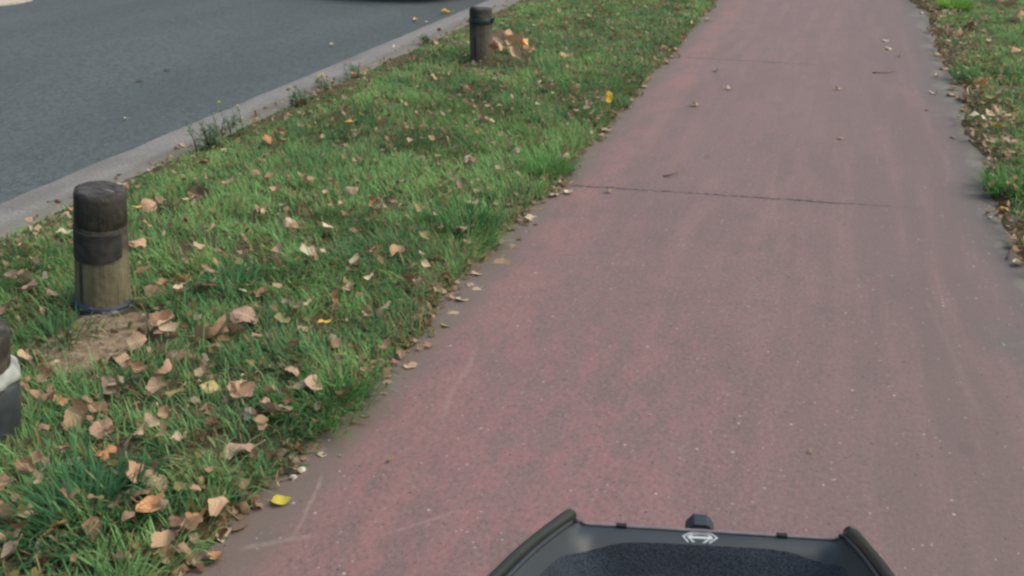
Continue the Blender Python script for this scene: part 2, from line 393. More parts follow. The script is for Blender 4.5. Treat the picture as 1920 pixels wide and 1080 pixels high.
# far side pavement: pale, its edge swings away
pv = [g(-60, 13, -.10), g(0, 8, -.10), g(35, 4, -.10), g(60, -2, -.10), g(75, -30, -.10), Vector((-9.4, 16, -.1)), Vector((-9.4, 90, -.1)), Vector((-60, 90, -.1)), Vector((-60, 4, -.1)), Vector((-9.6, 7.0, -.1))]
pb = [Vector((p.x, p.y, -.2)) for p in pv]; n_ = len(pv)
tag(link('far_pavement', mesh('far_pavement', pv + pb, [tuple(range(n_ - 1, -1, -1))] + [(i, (i + 1) % n_, n_ + (i + 1) % n_, n_ + i) for i in range(n_)], False), M['pave']), kind='structure')
# bare pale soil beside the nearest whole post
def soil_patch(name, c, rx, ry, hf, seed):
    vs = [(c.x, c.y, float(hf(c.x, c.y)) + .012)]; fs = []; NA = 40
    for k in (1, 2, 3):
        for i in range(NA):
            a = 2 * math.pi * i / NA; q = k / 3 * (1 + (float(vnoise(math.cos(a) * 2 + 5, math.sin(a) * 2 + 5, 1.2, seed)) - .5) * .7)
            x, y = c.x + rx * q * math.cos(a), c.y + ry * q * math.sin(a)
            vs.append((x, y, float(hf(x, y)) + (.010, .006, -.012)[k - 1]))
    for i in range(NA):
        j = (i + 1) % NA; fs.append((0, 1 + i, 1 + j))
        for k in (0, 1): fs.append((1 + k * NA + i, 1 + (k + 1) * NA + i, 1 + (k + 1) * NA + j, 1 + k * NA + j))
    return tag(link(name, mesh(name, vs, fs), M['bare']), kind='structure')
PATCHES = [(g(185, 650), .21, .27)]
for i, (c_, rx, ry) in enumerate(PATCHES): soil_patch('bare_soil', c_, rx, ry, gh_left, 40 + i)

# ------------------------------------------------------------------ posts
def axis_mat(base, px, py):
    r = ray(px, py); tt = base.y / r.y; top = Vector((r.x * tt, r.y * tt, EYE + r.z * tt))
    a = (top - base); H = a.length
    q = Vector((0, 0, 1)).rotation_difference(a.normalized())
    return q, H
def post(label, base, toppx, build):
    q, H = axis_mat(base, *toppx)
    o = empty('wooden_post', (base.x, base.y, float(gh_left(base.x, base.y)) - .0))
    o.rotation_mode = 'QUATERNION'; o.rotation_quaternion = q
    tag(o, label, 'post', 'short wooden posts along the verge'); build(o, H - .015); return o
def wob(seed, amp=.02):
    return lambda a, z: amp * (float(vnoise(math.cos(a) * 1.5 + 9, math.sin(a) * 1.5 + z * 2 + 9, 2.2, seed)) - .5) * 2 + amp * .4 * (float(vnoise(math.cos(a) * 3 + 9, math.sin(a) * 3 + 9, 4, seed + 1)) - .5)
def build_a(o, H):
    m = MB(); rb, rt = .091, .083
    z = lambda f_: H * f_; r_ = lambda f_: rb + (rt - rb) * f_
    m.lathe([(r_(0), -.08), (r_(0), 0), (r_(.2), z(.2)), (r_(.4), z(.4)), (r_(.6), z(.6)), (r_(.71), z(.71)), (r_(.712) - .003, z(.717)), (r_(.715) - .003, z(.722)), (r_(.73), z(.727)), (r_(.9), z(.9)), (r_(.94), z(.955)), (r_(1) - .002, z(.985)), (r_(1) - .007, z(.993))], 64, wob(51, .024))
    m.build('shaft', M['wood_a'], o)
    c_ = MB(); c_.lathe([(r_(1) - .0075, z(.975)), (r_(1) - .0065, z(.994)), (r_(1) - .014, z(1.0)), (.04, z(1.002)), (.0, z(1.0))], 40, wob(52, .02)); c_.build('cap', M['cap'], o)
    tag(o.children[-1], 'flat blackened top of the post')
    # sleeve remnant around the camera-left half, with a step at its edge
    s = MB(); n = 26; vs = []; fs = []
    for i in range(n + 1):
        a = R(200) + (R(352) - R(200)) * i / n
        lo, hi = .435 + .004 * math.sin(i * .5) + .05 * (i / n) ** 3, .685 + .003 * math.sin(i * .4)
        for (f_, rr) in ((lo, -.002), (lo, .0035), (hi, .0035), (hi, -.002)):
            q_ = r_(f_) + rr; vs.append((q_ * math.cos(a), q_ * math.sin(a), z(f_)))
        if i:
            b = 4 * i
            for k in range(4): fs.append((b - 4 + k, b - 4 + (k + 1) % 4, b + (k + 1) % 4, b + k))
    fs += [(3, 2, 1, 0), (4 * n, 4 * n + 1, 4 * n + 2, 4 * n + 3)]
    s.add(vs, fs); s.build('band', M['sleeve'], o, smooth=False)
    k_ = MB(); k_.lathe([(rb - .01, -.02), (rb + .008, -.02), (rb + .012, .0), (rb + .011, .024), (rb + .007, .030), (rb - .01, .034)], 48, wob(53, .02)); k_.build('base_ring', M['ring'], o)
    d = MB(); d.tube([(.012, -r_(1) * .15, z(1.004)), (.03, -r_(1) * .1, z(1.006)), (.055, -.001, z(1.004))], .003, 6); d.build('scratch_mark', M['edge'], o)
def build_b(o, H):
    m = MB(); r0 = .086; z = lambda f_: H * f_
    m.lathe([(r0 * 1.02, -.08), (r0, 0), (r0, z(.4)), (r0 * .985, z(.7)), (r0 * .98, z(.90)), (r0 * .97, z(.955)), (r0 * .95, z(.965))], 44, wob(61, .034))
    m.build('shaft', M['wood_b'], o)
    c_ = MB(); c_.lathe([(r0 * .94, z(.955)), (r0 * .945, z(.967)), (.06, z(.974)), (0, z(.972))], 30, wob(62, .03)); c_.build('cap', M['cap'], o)
    l_ = MB(); l_.lathe([(.030, z(.95)), (.031, z(.99)), (.026, z(1.006)), (.0, z(1.01))], 14, wob(63, .12), Matrix.Translation((-.030, -.04, 0)) @ Matrix.Diagonal((1.1, .8, 1, 1)))
    l_.build('splinter', M['cap'], o)
    s = MB(); s.lathe([(r0 - .01, z(.70)), (r0 + .002, z(.70)), (r0 + .0035, z(.715)), (r0 + .003, z(.785)), (r0 + .002, z(.79)), (r0 - .01, z(.795))], 40, wob(64, .015)); s.build('strap', M['strap'], o)
    e = MB(); e.box((.095, -.02, z(.775)), (.035, .012, .018), Matrix.Rotation(R(-12), 3, 'Y')); e.box((.095, .0, z(.725)), (.02, .03, .012)); e.build('strap_end', M['strap'], o.children[-1], bevel=.002)
def build_c(o, H):
    m = MB(); r0 = .083
    m.lathe([(r0, -.08), (r0, .1), (r0 * .98, .3), (r0 * .96, H - .015), (r0 * .9, H)], 44, wob(71, .015)); m.build('shaft', M['wood_c'], o)
    c_ = MB(); c_.lathe([(r0 * .89, H - .004), (r0 * .88, H + .004), (0, H + .006)], 30); c_.build('cap', M['cap'], o)
    s = MB(); s.lathe([(r0 + .016, -.05), (r0 + .022, .0), (r0 + .023, .10), (r0 + .020, .19), (r0 + .014, .20), (r0 - .005, .202)], 40, wob(72, .03)); s.build('sleeve', M['greysleeve'], o)
    k_ = MB(); sk = Matrix(((1, 0, 0, 0), (0, 1, 0, 0), (.16, .05, 1, 0), (0, 0, 0, 1)))
    k_.lathe([(r0 - .005, .188), (r0 + .022, .188), (r0 + .025, .194), (r0 + .024, .206), (r0 + .016, .218), (r0 + .008, .226), (r0 + .003, .229), (r0 - .005, .228)], 48, wob(73, .12), sk); k_.build('collar', M['white'], o)
POST_A = post('short thick post, blackened top, pale lower wood and navy ring at its foot', POSTS_XY[0], (190, 361), build_a)
POST_B = post('dark grey post with chipped top and teal strap, beside orange-brown leaf heap', POSTS_XY[1], (901, 17), build_b)
POST_C = post('brown post with torn white collar and slate sleeve, cut by the photo edge', POSTS_XY[2], (-42, 628), build_c)

# ------------------------------------------------------------------ fallen leaves
def leaf_mesh(name, shape, curl, fold, seed):
    NA, NR = 36, 4; rr = random.Random(seed); vs = [(0, 0, 0)]; fs = []
    ph = [rr.uniform(0, 6.28) for _ in range(4)]
    def rad(a):                                        # a = 0 at the tip (+Y)
        c = math.cos(a)
        if shape == 'oval': r_ = .5 / math.sqrt((math.sin(a) / .62) ** 2 + c * c + 1e-6) * (1 + .1 * max(c, 0) ** 6)
        elif shape == 'poplar': r_ = .40 + .05 * c + .16 * max(c, 0) ** 5 + .07 * max(math.cos(a - 2.1), 0) ** 3 + .07 * max(math.cos(a + 2.1), 0) ** 3
        elif shape == 'plane': r_ = .28 + .24 * max(c, 0) ** 5 + .23 * max(math.cos(a - 1.15), 0) ** 7 + .23 * max(math.cos(a + 1.15), 0) ** 7 + .13 * max(math.cos(a - 2.15), 0) ** 8 + .13 * max(math.cos(a + 2.15), 0) ** 8
        else: r_ = .36 + .12 * math.sin(2 * a + ph[0]) + .06 * math.sin(5 * a + ph[1])
        return r_ * (1 + .035 * math.sin(11 * a + ph[2]) + .03 * math.sin(17 * a + ph[3]) + rr.uniform(-.03, .03))
    rads = [rad(-math.pi + 2 * math.pi * i / NA) for i in range(NA)]
    for k in range(1, NR + 1):
        for i in range(NA):
            a = -math.pi + 2 * math.pi * i / NA; r_ = rads[i] * k / NR
            x, y = r_ * math.sin(a), r_ * math.cos(a)
            zz = fold * abs(x) + curl * (y * y) * 1.6 + curl * .8 * x * x + .05 * math.sin(7 * x + ph[0]) * math.sin(6 * y + ph[1]) * (k / NR)
            zz += .06 * math.sin(3 * a + ph[2]) * (k / NR) ** 2
            vs.append((x, y, zz))
    for i in range(NA):
        j = (i + 1) % NA; fs.append((0, 1 + j, 1 + i))
        for k in range(NR - 1): fs.append((1 + k * NA + i, 1 + k * NA + j, 1 + (k + 1) * NA + j, 1 + (k + 1) * NA + i))
    # petiole
    b = MB(); b.v = [Vector(v) for v in vs]; b.f = fs
    y0 = -rads[0] * .9; z0 = curl * y0 * y0 * 1.6
    b.tube([(0, y0 + .1, z0 * .7 + .012), (.01, y0, z0 + .012), (.04, y0 - .2, z0 + .03), (.02, y0 - .42, z0 + .10)], [.014, .016, .014, .018], 5)
    me = mesh(name, b.v, b.f); me.materials.append(M['leaf']); return me
LEAFM = {}
for shape in ('oval', 'poplar', 'plane', 'torn'):
    for k, (cu, fo) in enumerate(((.12, .12), (.7, .25), (-.55, .1), (.45, .55))):
        LEAFM[shape, k] = leaf_mesh('fallen_leaf', shape, cu, fo, hash(shape) % 1 + k * 13 + len(shape) * 7)
PAL = {'brown': (0.176, 0.106, 0.0634), 'tan': (0.405, 0.283, 0.18), 'pale': (0.493, 0.407, 0.282), 'pinkish': (0.387, 0.256, 0.18), 'olive': (0.211, 0.195, 0.0748),
       'orange': (0.387, 0.177, 0.0704), 'yellow': (0.546, 0.39, 0.0528), 'grey-brown': (0.264, 0.217, 0.163), 'cream': (0.598, 0.531, 0.405)}
LEAVES = []   # records: obj, colour, zone, custom
def add_leaf(p, size, colour, shape=None, form=None, tilt=None, rz=None, z=None, label=None, up=False):
    shape = shape or random.choice(['poplar', 'plane', 'plane', 'torn']); form = random.randrange(4) if form is None else form
    o = bpy.data.objects.new('fallen_leaf', LEAFM[shape, form]); COL.objects.link(o)
    left = p.x < -.9; onv = p.x < float(edge_left(p.y)) - .01 or p.x > float(edge_right(p.y)) + .01
    gh = float(gh_left(p.x, p.y) if p.x < 0 else gh_right(p.x, p.y)) if onv and p.x > KX1 else (0.0 if p.x > KX0 else -.12)
    tl = tilt if tilt is not None else (R(20) + R(18) * min(1, max(0, (p.y - 3) / 4)) if onv else R(7))
    zz = z if z is not None else ((gh + random.uniform(.028, .056)) if onv else gh + .005 + size * .02)
    o.location = (p.x, p.y, zz); o.scale = (size * random.uniform(.72, 1.12), size * random.uniform(.85, 1.05), size * random.uniform(.7, 1.3))
    e = (random.gauss(0, tl), random.gauss(0, tl), random.uniform(0, 6.28) if rz is None else rz)
    if up: e = (R(72), 0, R(10))
    o.rotation_euler = e
    b = PAL[colour]; k = random.uniform(.8, 1.2); h = random.uniform(-.06, .06)
    o.color = (min(1, b[0] * k * (1 + h)), b[1] * k, b[2] * k * (1 - h), 1)
    if form == 2: o.location.z += size * .12
    LEAVES.append(dict(o=o, c=colour, p=p, on=onv, label=label, size=size, form=form, shape=shape))
    return o
def L(px, py, wpx, colour, **kw):
    p = g(px, py, .03 if 'edge' not in kw else 0.0); kw.pop('edge', 0)
    d = depth_of(p); add_leaf(p, wpx * d / F, colour, **kw)
def LP(px, py, wpx, colour, label=None, **kw):       # lying on the path
    p = g(px, py, .006); d = depth_of(p)
    add_leaf(p, max(.03 if wpx > 14 else .02, wpx * d / F), colour, label=label, form=kw.pop('form', random.choice([1, 2, 3])), tilt=kw.pop('tilt', R(6)), **kw)
# on the red path, far to near
LP(1660, 77, 15, 'cream', 'pale leaf, farthest of three in a row on the red path')
LP(1666, 91, 15, 'pale', 'curled brownish leaf, middle of three in a row on the red path')
LP(1688, 105, 16, 'cream', 'pale flat leaf, nearest of three in a row on the red path')
LP(1344, 132, 16, 'pale', 'curled pale leaf on the path just short of the faint far crack')
LP(1367, 167, 16, 'cream', 'small torn whitish leaf on the path, beyond the curled leaf by the verge', shape='torn')
LP(1304, 198, 17, 'pale', 'curled leaf on the path level with the bright yellow upright leaf')
LP(1571, 167, 16, 'pale', 'single curled tan leaf in the middle of the path, short of the twig')
LP(1576, 259, 16, 'tan', 'small tan leaf alone mid-path, nearest to the dark crack')
LP(1464, 191, 7, 'cream', 'tiny whitish leaf scrap in the middle of the path')
LP(1738, 206, 10, 'brown', 'tiny dark brown leaf scrap on the grey side of the path')
LP(1788, 257, 12, 'grey-brown', 'small grey-brown leaf alone on the grey side of the path')
LP(1752, 175, 18, 'pale', 'curled pale leaf on grey asphalt beside the right grass verge')
LP(1757, 143, 10, 'cream', 'small whitish leaf on grey asphalt below the folded leaf')
LP(1773, 130, 20, 'tan', 'folded tan leaf touching the right grass where the path bulges')
LP(1823, 235, 28, 'cream', 'long whitish leaf, farthest of three at the soil edge of the right verge', shape='oval', rz=R(80))
LP(1845, 248, 19, 'cream', 'whitish leaf, middle of three at the soil edge of the right verge', shape='oval', rz=R(70))
LP(1868, 257, 27, 'yellow', 'dull yellow leaf, nearest of three at the soil edge of the right verge', shape='oval', rz=R(80))
LP(1757, 104, 17, 'pale', 'flat pale leaf lying on the grey asphalt bulge by right grass', shape='oval')
LP(1776, 92, 13, 'pale', 'small pale leaf standing at the right grass edge above the bulge')
LP(1912, 496, 24, 'cream', 'cream leaf cut by the photo edge, on dark asphalt')
LP(1856, 407, 10, 'cream', 'white leaf scrap beside a black scrap on grey asphalt')
LP(1852, 401, 14, 'brown', 'black leaf scrap with white scrap beside it on grey asphalt')
LP(1143, 360, 15, 'pale', 'single pale leaf on the path just below the dark crack')
LP(1328, 38, 15, 'pale', 'pale leaf on the path edge nearest the top of the left grass')
LP(1254, 119, 18, 'cream', 'white leaf on the path edge short of the faint far crack', shape='oval')
LP(1268, 95, 18, 'pale', 'pale leaf half under grass at the start of the faint far crack')
LP(1211, 150, 19, 'pale', 'curled pale leaf leaning on grass, farther of a pair at path edge')
LP(1207, 163, 18, 'tan', 'tan leaf, nearer of a pair at the grassy path edge')
LP(1138, 246, 22, 'cream', 'long white leaf on the path edge below the upright yellow leaf', shape='oval', rz=R(80))
LP(1108, 264, 12, 'pale', 'small pale leaf on path edge just below the long white one')
LP(1085, 294, 16, 'pale', 'pale leaf under long grass at path edge, beyond the leaf cluster')
for (px, py, wx, cl, lb) in ((1034, 353, 22, 'cream', 'cream leaf farthest into the grass'), (1060, 348, 26, 'pale', 'pale ragged leaf at the back'), (1066, 362, 18, 'cream', 'whitish leaf nearest the crack'), (1040, 366, 26, 'tan', 'tan stalked leaf at the front')):
    LP(px, py, wx, cl, lb + ' of the cluster where the dark crack meets the grass')
for (px, py, wx, cl) in ((1016, 378, 12, 'pale'), (1012, 390, 14, 'grey-brown'), (995, 408, 26, 'pale'), (958, 461, 22, 'tan'), (941, 491, 24, 'tan'), (893, 512, 20, 'pale'), (896, 541, 16, 'pale'), (883, 533, 16, 'grey-brown'),
                         (866, 559, 20, 'pale'), (848, 585, 20, 'pale'), (835, 606, 24, 'olive'), (768, 683, 22, 'tan'), (722, 700, 30, 'tan'), (728, 716, 24, 'grey-brown'), (684, 776, 18, 'pale'), (604, 848, 20, 'pale'), (588, 836, 24, 'brown'), (425, 1000, 36, 'tan'), (450, 985, 30, 'brown'), (440, 905, 22, 'tan'), (1190, 178, 16, 'grey-brown'), (1150, 215, 16, 'pale'), (1120, 232, 13, 'pale'), (785, 660, 14, 'brown'), (790, 650, 12, 'pale')):
    LP(px, py, wx * 1.3, cl, form=random.choice([0, 0, 1, 3]), tilt=R(12)); LEAVES[-1]['o'].scale.z *= .3; LEAVES[-1]['o'].location.z -= .006 if not LEAVES[-1]['on'] else .02
LP(523, 940, 42, 'yellow', 'bright yellow-green leaf on the path edge near the cart', shape='poplar', form=0, rz=R(-70))
LEAVES[-1]['o'].color = (.50, .46, .03, 1)
LP(1519, 846, 14, 'olive', 'tiny green leaf scrap lying alone on the red path'); LEAVES[-1]['o'].color = (.17, .21, .09, 1)
LP(730, 862, 12, 'olive', 'tiny green leaf scrap on pink asphalt near the left grass'); LEAVES[-1]['o'].color = (.18, .22, .10, 1)
# yellow leaves in the gutter
for (px, py, wx, lb, cl) in ((838, 25, 20, 'bright yellow leaf in the gutter beside the kerb, nearest the dark post', 'yellow'), (779, 40, 14, 'small yellow leaf on the road away from the kerb', 'yellow'), (801, 42, 9, 'white leaf scrap on the road touching the kerb', 'cream'), (739, 89, 12, 'small cream leaf lying on the kerb top', 'cream'), (622, 86, 12, 'faint pale leaf out on the grey road', 'pale'), (313, 132, 16, 'dark leaf scrap, farther of two on the road', 'brown'), (262, 152, 18, 'dark leaf scrap, nearer of two on the road', 'brown'), (237, 224, 9, 'white scrap of leaf on the road short of the dark scraps', 'cream')):
    z = -.114 if px != 739 else .012
    p = g(px, py, z); add_leaf(p, wx * depth_of(p) / F, cl, label=lb, z=z + .006, tilt=R(4), form=0 if cl == 'brown' else 1)
    if cl == 'brown': LEAVES[-1]['o'].color = (.03, .028, .026, 1); LEAVES[-1]['o'].scale.z = .02
# conspicuous leaves on the left verge
L(1141, 203, 22, 'yellow', up=True, shape='oval', form=0, label='bright yellow leaf standing upright at the grass edge by the path'); LEAVES[-1]['o'].location.z += .03; LEAVES[-1]['o'].color = (.85, .52, .02, 1)
L(656, 243, 22, 'yellow', shape='poplar', form=0, tilt=R(10), label='bright orange-yellow leaf in the verge out from the near post toward the far one'); LEAVES[-1]['o'].color = (.85, .47, .10, 1)
L(713, 241, 20, 'orange', form=0, label='faded apricot leaf just beside the bright orange-yellow leaf'); LEAVES[-1]['o'].color = (.62, .38, .18, 1)
L(775, 537, 28, 'yellow', form=0, shape='poplar', label='yellow-green leaf on a brown one in the grass near the path edge'); LEAVES[-1]['o'].color = (.55, .46, .06, 1)
L(610, 628, 26, 'yellow', form=0, label='dull yellow leaf in the grass below the orange upright leaf')
L(262, 410, 24, 'yellow', form=0, shape='poplar', label='round yellow leaf right beside the post with the navy foot ring'); LEAVES[-1]['o'].color = (.6, .44, .12, 1)
L(626, 577, 34, 'orange', form=3, tilt=R(50), label='orange-brown leaf standing on edge in grass between post and path')
L(397, 738, 44, 'olive', shape='oval', form=0, label='large olive-yellow pointed leaf below the leaf heap'); LEAVES[-1]['o'].color = (.42, .38, .16, 1)
L(470, 795, 30, 'cream', shape='oval', form=3, tilt=R(35), label='silvery white leaf turned over beside pinkish leaves'); LEAVES[-1]['o'].color = (.60, .62, .58, 1)
BIG = [(393, 648, 66, 'tan'), (455, 614, 52, 'pinkish'), (315, 637, 40, 'pale'), (256, 660, 42, 'tan'), (232, 690, 46, 'tan'), (335, 680, 52, 'brown'), (318, 725, 66, 'pinkish'), (300, 745, 40, 'tan'), (262, 720, 36, 'brown'), (215, 740, 44, 'grey-brown'),
       (210, 738, 30, 'pale'), (455, 760, 60, 'pinkish'), (510, 785, 52, 'pinkish'), (155, 800, 58, 'tan'), (255, 832, 66, 'tan'), (342, 857, 54, 'pale'), (335, 760, 40, 'olive'), (205, 872, 48, 'orange'), (95, 900, 40, 'grey-brown'), (60, 905, 36, 'brown'), (140, 880, 34, 'grey-brown'),
       (290, 930, 60, 'tan'), (270, 950, 50, 'brown'), (415, 960, 52, 'tan'), (455, 915, 40, 'brown'), (350, 1000, 60, 'brown'), (370, 985, 40, 'orange'), (310, 1040, 60, 'tan'), (75, 1045, 50, 'pale'), (20, 1030, 44, 'tan'), (400, 1030, 40, 'orange'), (35, 1060, 40, 'grey-brown'), (430, 870, 34, 'grey-brown'), (60, 985, 40, 'tan'), (130, 960, 40, 'brown'),
       (590, 740, 44, 'pinkish'), (565, 735, 40, 'grey-brown'), (535, 790, 30, 'grey-brown'), (390, 780, 34, 'brown'), (480, 560, 30, 'brown'), (720, 605, 36, 'tan'), (700, 488, 28, 'grey-brown'), (665, 505, 26, 'pale'), (618, 448, 30, 'pale'), (543, 436, 28, 'pale'), (577, 495, 32, 'cream'), (525, 490, 26, 'pinkish'), (515, 505, 28, 'tan'), (608, 495, 24, 'pale'), (375, 478, 28, 'pale'),
       (285, 405, 40, 'pinkish'), (312, 395, 26, 'tan'), (335, 405, 20, 'pale'), (265, 480, 36, 'pinkish'), (280, 445, 26, 'tan'), (390, 355, 20, 'pinkish'), (430, 350, 22, 'tan'), (520, 268, 30, 'pinkish'), (530, 283, 26, 'tan'), (505, 280, 28, 'orange'), (527, 262, 22, 'tan'), (345, 295, 20, 'tan'), (505, 355, 30, 'tan'), (520, 375, 26, 'pinkish'), (545, 350, 20, 'tan'), (700, 200, 28, 'pinkish'), (647, 213, 20, 'pinkish'), (775, 158, 17, 'tan'), (815, 156, 16, 'tan'), (1026, 176, 28, 'pinkish'), (1072, 182, 20, 'tan'), (1058, 112, 18, 'pinkish'), (870, 175, 24, 'brown'), (880, 170, 14, 'orange'), (780, 232, 22, 'tan'), (810, 235, 16, 'pinkish'), (905, 233, 20, 'tan'), (940, 215, 16, 'olive'), (955, 290, 20, 'pale'), (975, 345, 22, 'grey-brown'), (935, 340, 20, 'grey-brown'), (880, 315, 24, 'grey-brown'), (1050, 195, 20, 'grey-brown'), (1103, 212, 26, 'tan'), (1080, 225, 20, 'grey-brown'),
       (705, 395, 22, 'orange'), (710, 405, 20, 'tan'), (830, 395, 26, 'orange'), (860, 385, 24, 'pale'), (895, 375, 24, 'tan'), (870, 360, 26, 'grey-brown'), (640, 395, 20, 'brown'), (655, 410, 18, 'brown'), (815, 430, 18, 'cream'), (890, 400, 26, 'pale'), (770, 550, 30, 'brown'), (800, 470, 26, 'olive'),
       (55, 490, 32, 'pale'), (60, 570, 36, 'pinkish'), (90, 545, 30, 'pale'), (30, 545, 30, 'grey-brown'), (125, 455, 34, 'pale'), (100, 570, 24, 'pale'), (50, 690, 40, 'tan'), (15, 600, 30, 'brown'), (290, 560, 36, 'brown'), (310, 545, 30, 'tan'), (350, 550, 36, 'orange'), (270, 535, 30, 'pinkish'), (340, 570, 28, 'pale'), (395, 520, 30, 'tan'), (300, 600, 30, 'brown'), (490, 570, 34, 'brown'), (440, 640, 40, 'pinkish'), (530, 620, 34, 'olive'), (570, 630, 30, 'tan'), (470, 720, 34, 'pale'), (80, 760, 30, 'pinkish'), (640, 690, 30, 'olive')]
for (px, py, wx, cl) in BIG: L(px, py, wx, cl)
# heap of orange-brown leaves at the far post
PAL['orange'] = (.54, .27, .12)
HEAP = [(922, 112, 26, 'orange'), (936, 104, 30, 'pinkish'), (952, 120, 28, 'tan'), (965, 112, 32, 'pinkish'), (978, 106, 28, 'orange'), (990, 112, 26, 'orange'), (1000, 118, 20, 'brown'), (945, 130, 22, 'tan'), (968, 126, 26, 'tan'), (930, 124, 22, 'brown'), (985, 122, 20, 'tan'), (955, 106, 24, 'tan')]
for k, (px, py, wx, cl) in enumerate(HEAP):
    L(px, py, wx * 1.15, cl, tilt=R(42)); LEAVES[-1]['heap'] = 1; LEAVES[-1]['o'].color = [min(1, q * 1.4) for q in LEAVES[-1]['o'].color]; LEAVES[-1]['o'].location.z += .062 + .014 * (k % 4)
# right verge: leaves gathered along the soil edge
RH = [(1800, 178, 26, 'tan'), (1815, 183, 30, 'pale'), (1838, 170, 28, 'orange'), (1850, 178, 24, 'tan'), (1826, 195, 26, 'brown'), (1865, 195, 32, 'olive'), (1848, 205, 30, 'olive'), (1880, 185, 28, 'pale'), (1872, 215, 30, 'tan'), (1855, 222, 28, 'pale'), (1885, 225, 30, 'pale'), (1890, 205, 22, 'orange'), (1870, 235, 26, 'grey-brown'), (1900, 235, 30, 'tan'), (1842, 190, 26, 'grey-brown'), (1812, 200, 22, 'brown'), (1893, 280, 30, 'pale'), (1908, 250, 26, 'grey-brown'), (1790, 160, 24, 'pale'), (1786, 172, 22, 'tan'), (1797, 150, 20, 'grey-brown'),
      (1745, 55, 24, 'pale'), (1752, 33, 18, 'pale'), (1765, 40, 18, 'tan'), (1750, 15, 16, 'pale'), (1775, 60, 20, 'grey-brown'), (1796, 68, 26, 'tan'), (1815, 60, 24, 'brown'), (1828, 55, 22, 'pinkish'), (1845, 40, 20, 'pale'), (1790, 30, 16, 'pale'), (1870, 12, 22, 'tan'), (1890, 15, 24, 'pinkish'), (1905, 8, 24, 'tan'), (1895, 42, 22, 'tan'), (1912, 45, 24, 'pinkish'), (1880, 5, 20, 'brown'), (1910, 30, 20, 'tan'), (1905, 108, 24, 'tan'), (1892, 102, 24, 'pinkish'), (1880, 60, 18, 'pale'), (1815, 85, 18, 'pale'), (1850, 90, 18, 'pale'),
      (1903, 425, 22, 'pale'), (1912, 445, 34, 'tan'), (1900, 453, 26, 'pale'), (1918, 435, 26, 'tan'), (1878, 375, 22, 'brown'), (1885, 382, 20, 'yellow'), (1738, 8, 16, 'tan'), (1730, 20, 14, 'pale')]
for (px, py, wx, cl) in RH: L(px, py, wx, cl)
# other leaves through the left verge
colw = ['tan', 'pale', 'pinkish', 'brown', 'grey-brown', 'olive', 'orange']; k = 0
while k < 46:
    px, py = random.uniform(0, 1250), random.uniform(5, 1070); p = g(px, py, .03)
    if not (KX1 + .08 < p.x < -1.28) or p.y > 11 or random.random() > (.5 if py < 250 else 1): continue
    if any((Vector((q.x, q.y, 0)) - Vector((p.x, p.y, 0))).length < .16 for q in POSTS_XY): continue
    add_leaf(p, random.uniform(.045, .10), random.choices(colw, (5, 4, 4, 3, 4, 2, 1))[0]); k += 1

# labels that single each leaf out: colour, where it lies, and its order out from the red path or the cart
ORD = ['', 'second', 'third', 'fourth', 'fifth', 'sixth', 'seventh', 'eighth', 'ninth', 'tenth', 'eleventh', 'twelfth', 'thirteenth', 'fourteenth', 'fifteenth', 'sixteenth', 'seventeenth', 'eighteenth', 'nineteenth', 'twentieth']
def zone(l):
    p = l['p']; x, y = p.x, p.y
    if l.get('heap'): return ('in the heap by the teal-strapped post', 'post', lambda q: q['p'].x)
    if x > .3:
        if y < 5: return ('on the right soil edge near the cart', 'path', lambda q: q['p'].x)
        if y < 8.0: return ('in the soil-edge heap on the right', 'path', lambda q: q['p'].x)
        return ('on the far part of the right verge', 'path', lambda q: q['p'].x)
    if x > -1.36: return ('along the grass edge of the path', 'cart', lambda q: q['p'].y)
    da, db = (math.hypot(x - q.x, y - q.y) for q in POSTS_XY[:2])
    if da < .42: return ('around the post with navy foot ring', 'path', lambda q: -q['p'].x)
    if y < 1.95: return ('in the grass at the lower photo edge', 'path', lambda q: -q['p'].x)
    if y < 2.4: return ('in the grass just past the white-collared post', 'path', lambda q: -q['p'].x)
    if y < 3.2: return ('in the grass level with the navy-ringed post', 'path', lambda q: -q['p'].x)
    if y < 4.6: return ('in grass short of the dark crack', 'path', lambda q: -q['p'].x)
    if y < 6.2: return ('in grass halfway between the two full posts', 'path', lambda q: -q['p'].x)
    if y < 8: return ('in grass level with the teal-strapped post', 'path', lambda q: -q['p'].x)
    return ('in grass beyond the teal-strapped post', 'path', lambda q: -q['p'].x)
classes = {}
for l in LEAVES:
    tag(l['o'], None, 'leaf', 'fallen leaves on verges and path')
    if l['label']: l['o']['label'] = l['label']; continue
    zn, ref, key = zone(l); classes.setdefault((l['c'], zn, ref), []).append((key(l), l))
for (cl, zn, ref), ls in classes.items():
    ls.sort(key=lambda q: q[0])
    for i, (_, l) in enumerate(ls):
        if len(ls) == 1: s = f'the only {cl} dry leaf {zn}'
        else: s = f'{cl} leaf {zn}, ' + (f'closest to the {ref}' if i == 0 else f'{ORD[i]} from the {ref}')
        l['o']['label'] = s

